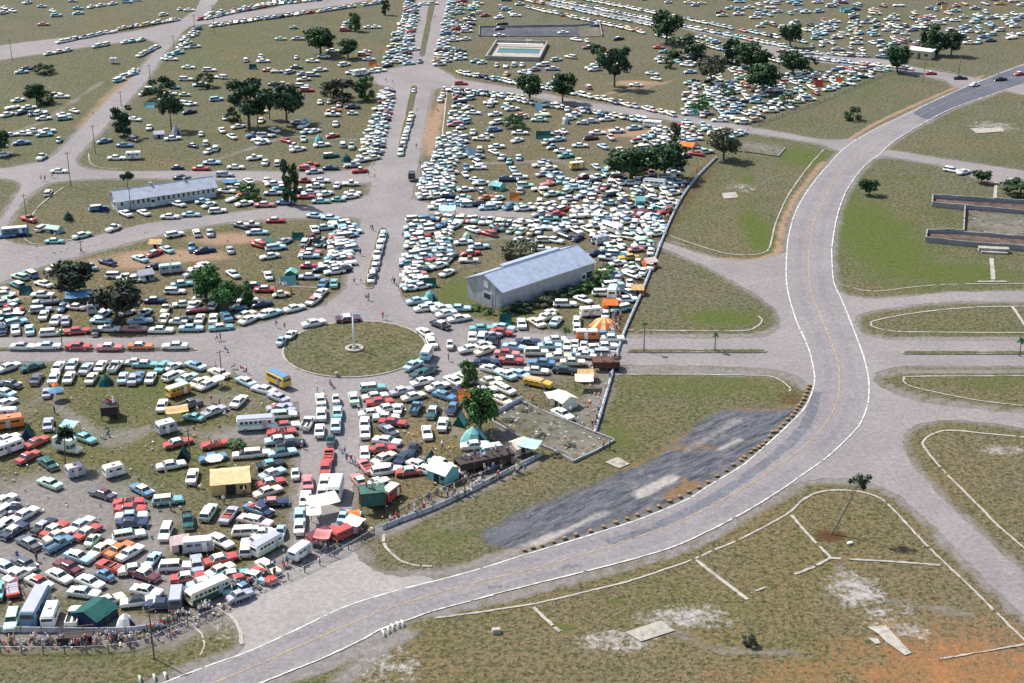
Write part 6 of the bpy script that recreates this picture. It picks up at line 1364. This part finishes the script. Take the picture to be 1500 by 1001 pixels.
# ================= PEOPLE =================
SKIN = simple('skin', (.50, .28, .19), .6); HAIRS = [simple('hair_dark', (.03, .02, .015), .7), simple('hair_fair', (.30, .18, .07), .7), simple('hat_white', (.75, .73, .66), .7)]
SH = {'white': (.84, .83, .80), 'red': (.55, .05, .04), 'blue': (.08, .18, .42), 'yellow': (.75, .50, .08), 'dark': (.03, .03, .045), 'pink': (.70, .36, .36), 'green': (.06, .22, .12), 'tan': (.50, .38, .25)}
TR = {'dark': (.03, .03, .05), 'tan': (.42, .33, .22), 'blue': (.07, .12, .24), 'white': (.7, .68, .62)}
for k, c in SH.items(): simple('shirt_' + k, c, .85, 0, .2, 4)
for k, c in TR.items(): simple('trousers_' + k, c, .85, 0, .2, 4)
def skin_body(pose):
    J_ = {'pel': ((0, 0, .95), .15), 'wst': ((0, 0, 1.08), .135), 'chs': ((0, 0, 1.33), .165), 'nck': ((0, 0, 1.50), .065), 'hd': ((0, -.01, 1.62), .10), 'tp': ((0, 0, 1.72), .085)}
    E = [('pel', 'wst'), ('wst', 'chs'), ('chs', 'nck'), ('nck', 'hd'), ('hd', 'tp')]
    sp = {'stand': (.10, .02), 'walk': (.10, .26), 'sit': (.12, 0), 'raise': (.13, .05)}[pose]
    for s, n in ((-1, 'l'), (1, 'r')):
        y = s * sp[1]
        if pose == 'sit':
            J_['hip' + n] = ((s * .10, -.04, .93), .11); J_['kn' + n] = ((s * .14, -.44, .98), .075); J_['an' + n] = ((s * .13, -.50, .56), .05); J_['ft' + n] = ((s * .14, -.62, .52), .045)
        else:
            J_['hip' + n] = ((s * .10, 0, .88), .105); J_['kn' + n] = ((s * sp[0], -y * .55 - .03, .50), .07); J_['an' + n] = ((s * sp[0], -y * .95 + .02, .09), .048); J_['ft' + n] = ((s * (sp[0] + .02), -y * .95 - .13, .045), .042)
        E += [('pel', 'hip' + n), ('hip' + n, 'kn' + n), ('kn' + n, 'an' + n), ('an' + n, 'ft' + n)]
        J_['sh' + n] = ((s * .185, 0, 1.40), .062)
        if pose == 'raise' and s == 1: e, h_ = ((.30, -.18, 1.42), .042), ((.14, -.24, 1.62), .035)
        elif pose == 'walk': e, h_ = ((s * .25, y * .6, 1.13), .042), ((s * .24, y * 1.2 - .1, .92), .034)
        elif pose == 'sit': e, h_ = ((s * .26, -.10, 1.14), .042), ((s * .17, -.33, 1.05), .034)
        else: e, h_ = ((s * .26, .02, 1.13), .042), ((s * .25, -.08, .88), .034)
        J_['el' + n] = e; J_['wr' + n] = h_; w_ = Vector(h_[0]); d_ = (w_ - Vector(e[0])).normalized()
        J_['ha' + n] = (tuple(w_ + d_ * .08), .038); E += [('chs', 'sh' + n), ('sh' + n, 'el' + n), ('el' + n, 'wr' + n), ('wr' + n, 'ha' + n)]
        for q in range(4): J_['f%d%s' % (q, n)] = (tuple(w_ + d_ * (.155 - .012 * abs(q - 1.4)) + Vector((0, (q - 1.5) * .022, 0))), .011); E.append(('ha' + n, 'f%d%s' % (q, n)))
        J_['th' + n] = (tuple(w_ + d_ * .09 + Vector((-s * .01, -.05, 0))), .012); E.append(('ha' + n, 'th' + n))
    ks = list(J_); me = bpy.data.meshes.new('body'); me.from_pydata([J_[k][0] for k in ks], [(ks.index(a), ks.index(b)) for a, b in E], [])
    o = bpy.data.objects.new('tmp', me); C.objects.link(o); md = o.modifiers.new('s', 'SKIN')
    for i, k in enumerate(ks): me.skin_vertices[0].data[i].radius = (J_[k][1],) * 2; me.skin_vertices[0].data[i].use_root = (k == 'pel')
    ss = o.modifiers.new('u', 'SUBSURF'); ss.levels = 1; ss.render_levels = 1
    dg = bpy.context.evaluated_depsgraph_get(); ev = o.evaluated_get(dg); m2 = bpy.data.meshes.new_from_object(ev); bpy.data.objects.remove(o)
    z0 = -.50 if pose == 'sit' else 0; pel = .97
    for v in m2.vertices:
        v.co.z += z0
    mi = []
    for f in m2.polygons:
        c = f.center; z = c.z - z0; ax = abs(c.x)
        if z > 1.50: k = 3 if (z > 1.68 or (c.y > .02 and z > 1.56)) else 2
        elif pose == 'raise' and c.x > .12 and (c.y < -.12): k = 2
        elif ax > .205 and z < 1.20 and not (pose == 'sit' and z < 1.0): k = 2
        elif z > pel - (.02 if pose != 'sit' else -.03): k = 0
        elif z < .12: k = 3
        else: k = 1
        mi.append(k)
    m2.polygons.foreach_set('use_smooth', [True] * len(mi)); return m2, mi
POSE = {k: skin_body(k) for k in ('stand', 'walk', 'sit', 'raise')}
PM = {}
def person(x, y, zone, h=0., pose=None, sh=None, tr=None, z=None, axis='x', pos=None):
    pose = pose or random.choices(('stand', 'walk', 'sit', 'raise'), (5, 3, 3.0, 1))[0]; sh = sh or random.choices(list(SH), (9, 2.2, 2.5, 1, 3, 1, 1, 2))[0]; tr = tr or random.choices(list(TR), (4, 2, 3, 1))[0]; hr = random.randrange(3)
    key = (pose, sh, tr, hr)
    if key not in PM:
        me = POSE[pose][0].copy(); me.name = 'person'; me.materials.clear()
        for m_ in (MATS['shirt_' + sh], MATS['trousers_' + tr], SKIN, HAIRS[hr]): me.materials.append(m_)
        me.polygons.foreach_set('material_index', POSE[pose][1]); PM[key] = me
    p = pos if pos is not None else P(x, y, h)
    if h == 0 and pos is None and onpave(p): p.z = .24
    o = link('person', PM[key], None, p, random.uniform(0, 6.28)); s = random.uniform(.94, 1.05); o.scale = (s * 1.12, s * 1.12, s)
    tag(o, None, 'person', 'people ' + zone)
    word = {'stand': 'standing', 'walk': 'walking', 'sit': 'sitting', 'raise': 'arm-raising'}[pose]
    hw = {0: '', 1: '', 2: ' and hat'}[hr]
    reg(o, '%s person in %s top%s' % (word, sh, hw), zone, x, y, axis)
def crowd(px, n, zone, spread=1.2, **k):
    pts_ = [P(*q) for q in px]
    for i in range(n):
        t_ = random.uniform(0, len(px) - 1.001); a, b = px[int(t_)], px[int(t_) + 1]; u = t_ - int(t_); x, y = a[0] + (b[0] - a[0]) * u + random.gauss(0, spread * 3), a[1] + (b[1] - a[1]) * u + random.gauss(0, spread * 1.6)
        person(x, y, zone, **k)
crowd([(0, 944), (60, 943), (130, 945), (200, 942)], 40, 'behind the bottom left wire', 2.2)
crowd([(160, 940), (200, 938), (235, 925)], 18, 'behind the bottom left wire', 1.0)
crowd([(235, 922), (270, 905), (310, 893)], 24, 'along fence by cream bus', 1.0)
crowd([(330, 870), (370, 858), (400, 845)], 22, 'at fence corner by apron', 1.2)
crowd([(400, 835), (450, 812), (500, 800)], 20, 'around the red trucks', 1.5)
crowd([(575, 765), (640, 740), (700, 712), (770, 690)], 40, 'along the rope line', 1.7)
crowd([(600, 752), (700, 700), (770, 672)], 16, 'along the rope line', 1.4)
crowd([(898, 520), (890, 560), (880, 600), (872, 630)], 16, 'inside the long pale fence', .8, axis='y')
crowd([(908, 430), (904, 460), (898, 490)], 26, 'in the dense fence knot', 1.2, axis='y')
crowd([(960, 350), (940, 400), (920, 440)], 14, 'inside the long pale fence', .9, axis='y')
crowd([(1030, 245), (1000, 280), (975, 330)], 16, 'at the pale fence top', 1.0, axis='y')
for z_, tx in (('on the avenue', '540,256 549,260 545,245 543,333 546,336 610,215 615,240 600,262 627,250 528,372 529,412 519,413 590,345 592,355 575,412 578,415 536,437 540,438 561,466 566,467 610,160 637,25 645,33 575,120 565,117 640,160'),
               ('at the left junction', '60,262 66,263 77,258 119,368 136,165'), ('on the west road', '318,497 323,496 417,480 316,539 330,513 342,547 353,541 361,545 405,478 344,538'), ('on the lower avenue', '465,572 484,563 485,566 508,674 515,677 520,681 498,660 505,663 443,655 526,602 529,604 473,576'),
               ('on the grass', '155,628 158,637 152,640 80,603 224,690 244,693 287,712 295,713 309,709 81,635 657,527 225,623 261,568 250,745 232,745 328,735 26,817 54,820 334,709 351,718 358,722 362,718 272,605 300,608 290,603 310,588 330,606 322,590 648,654 590,430 712,555'),
               ('near the bend foundation', '765,590 772,595 780,588 790,598 786,604 836,604 848,618 884,655 893,656 757,682 750,678 742,676 730,660 735,668 720,640 702,632')):
    for s in tx.split(): x, y = map(float, s.split(',')); person(x, y + 3, z_)
for (x, y, w_, d_, h_, t_), n in zip(PLAT, (5, 9, 3, 5, 0)):
    from math import cos, sin
    rz = t_.rotation_euler.z
    for i in range(n):
        u, v = random.uniform(-.42, .42) * w_, random.uniform(-.35, .35) * d_
        pos = Vector((t_.location.x + u * cos(rz) - v * sin(rz), t_.location.y + u * sin(rz) + v * cos(rz), t_.location.z + h_ + .08))
        person(x + u * 8, y - v * 3, 'on a viewing platform', pos=pos, pose='sit' if random.random() < .5 else 'stand')
# past 300 people: the ones that show smallest become one crowd mesh
PPL = sorted([r for r in REG if r[0].name.startswith('person')], key=lambda r: r[4])
extra = PPL[:max(0, len(PPL) - 298)]; REG = [r for r in REG if r not in extra]
VV, TT, MM, off, mats_ = [], [], [], 0, []
for r in extra:
    o = r[0]; me = o.data; mw = Matrix.LocRotScale(o.location, o.rotation_euler, o.scale)
    v = np.empty(len(me.vertices) * 3, np.float32); me.vertices.foreach_get('co', v); v = v.reshape(-1, 3) @ np.array(mw.to_3x3()).T + np.array(mw.translation)
    lut = []
    for m_ in me.materials:
        if m_ not in mats_: mats_.append(m_)
        lut.append(mats_.index(m_))
    for f in me.polygons:
        q = list(f.vertices)
        for i in range(1, len(q) - 1): TT.append((q[0] + off, q[i] + off, q[i + 1] + off)); MM.append(lut[f.material_index])
    VV.append(v); off += len(v); bpy.data.objects.remove(o)
tag(link('crowd', npmesh('crowd', np.concatenate(VV), np.array(TT), mats_, np.array(MM))), 'distant spectators gathered at the upper end of the pale fence and on the avenue', 'crowd', None, 'stuff')
# small scattered litter, coolers and cloths
m = MB()
for poly, nn_ in (([(0, 560), (400, 560), (440, 700), (420, 820), (300, 900), (0, 935)], 260), ([(540, 600), (700, 560), (790, 660), (560, 775), (520, 700)], 220), ([(0, 940), (240, 925), (400, 848), (560, 768), (400, 862), (240, 945), (0, 956)], 260), ([(720, 610), (765, 590), (900, 647), (840, 677)], 30), ([(905, 440), (870, 630), (850, 620), (880, 440)], 160), ([(650, 150), (960, 240), (940, 420), (640, 410)], 300), ([(60, 340), (480, 330), (430, 460), (0, 470)], 160)):
    a_ = np.array([P(*q).xy for q in poly]); mn, mx = a_.min(0), a_.max(0); k_ = 0
    while k_ < nn_:
        q = (random.uniform(mn[0], mx[0]), random.uniform(mn[1], mx[1]))
        if not inpoly([q], a_)[0]: continue
        k_ += 1; sz = random.uniform(.10, .36); hh = random.uniform(.04, .28); m.box((q[0], q[1], .22 + hh / 2), (sz, sz * random.uniform(.5, 1.6), hh), random.choice((0, 1, 1, 1, 1, 2, 2, 4, 4, 3)), random.uniform(0, 3), .8)
tag(link('litter', m.mesh('litter', [canvas('W'), canvas('S'), canvas('N'), canvas('R'), canvas('A')])), 'small scattered litter, cloths and boxes on the ground among cars', 'litter', None, 'stuff')
label_all()
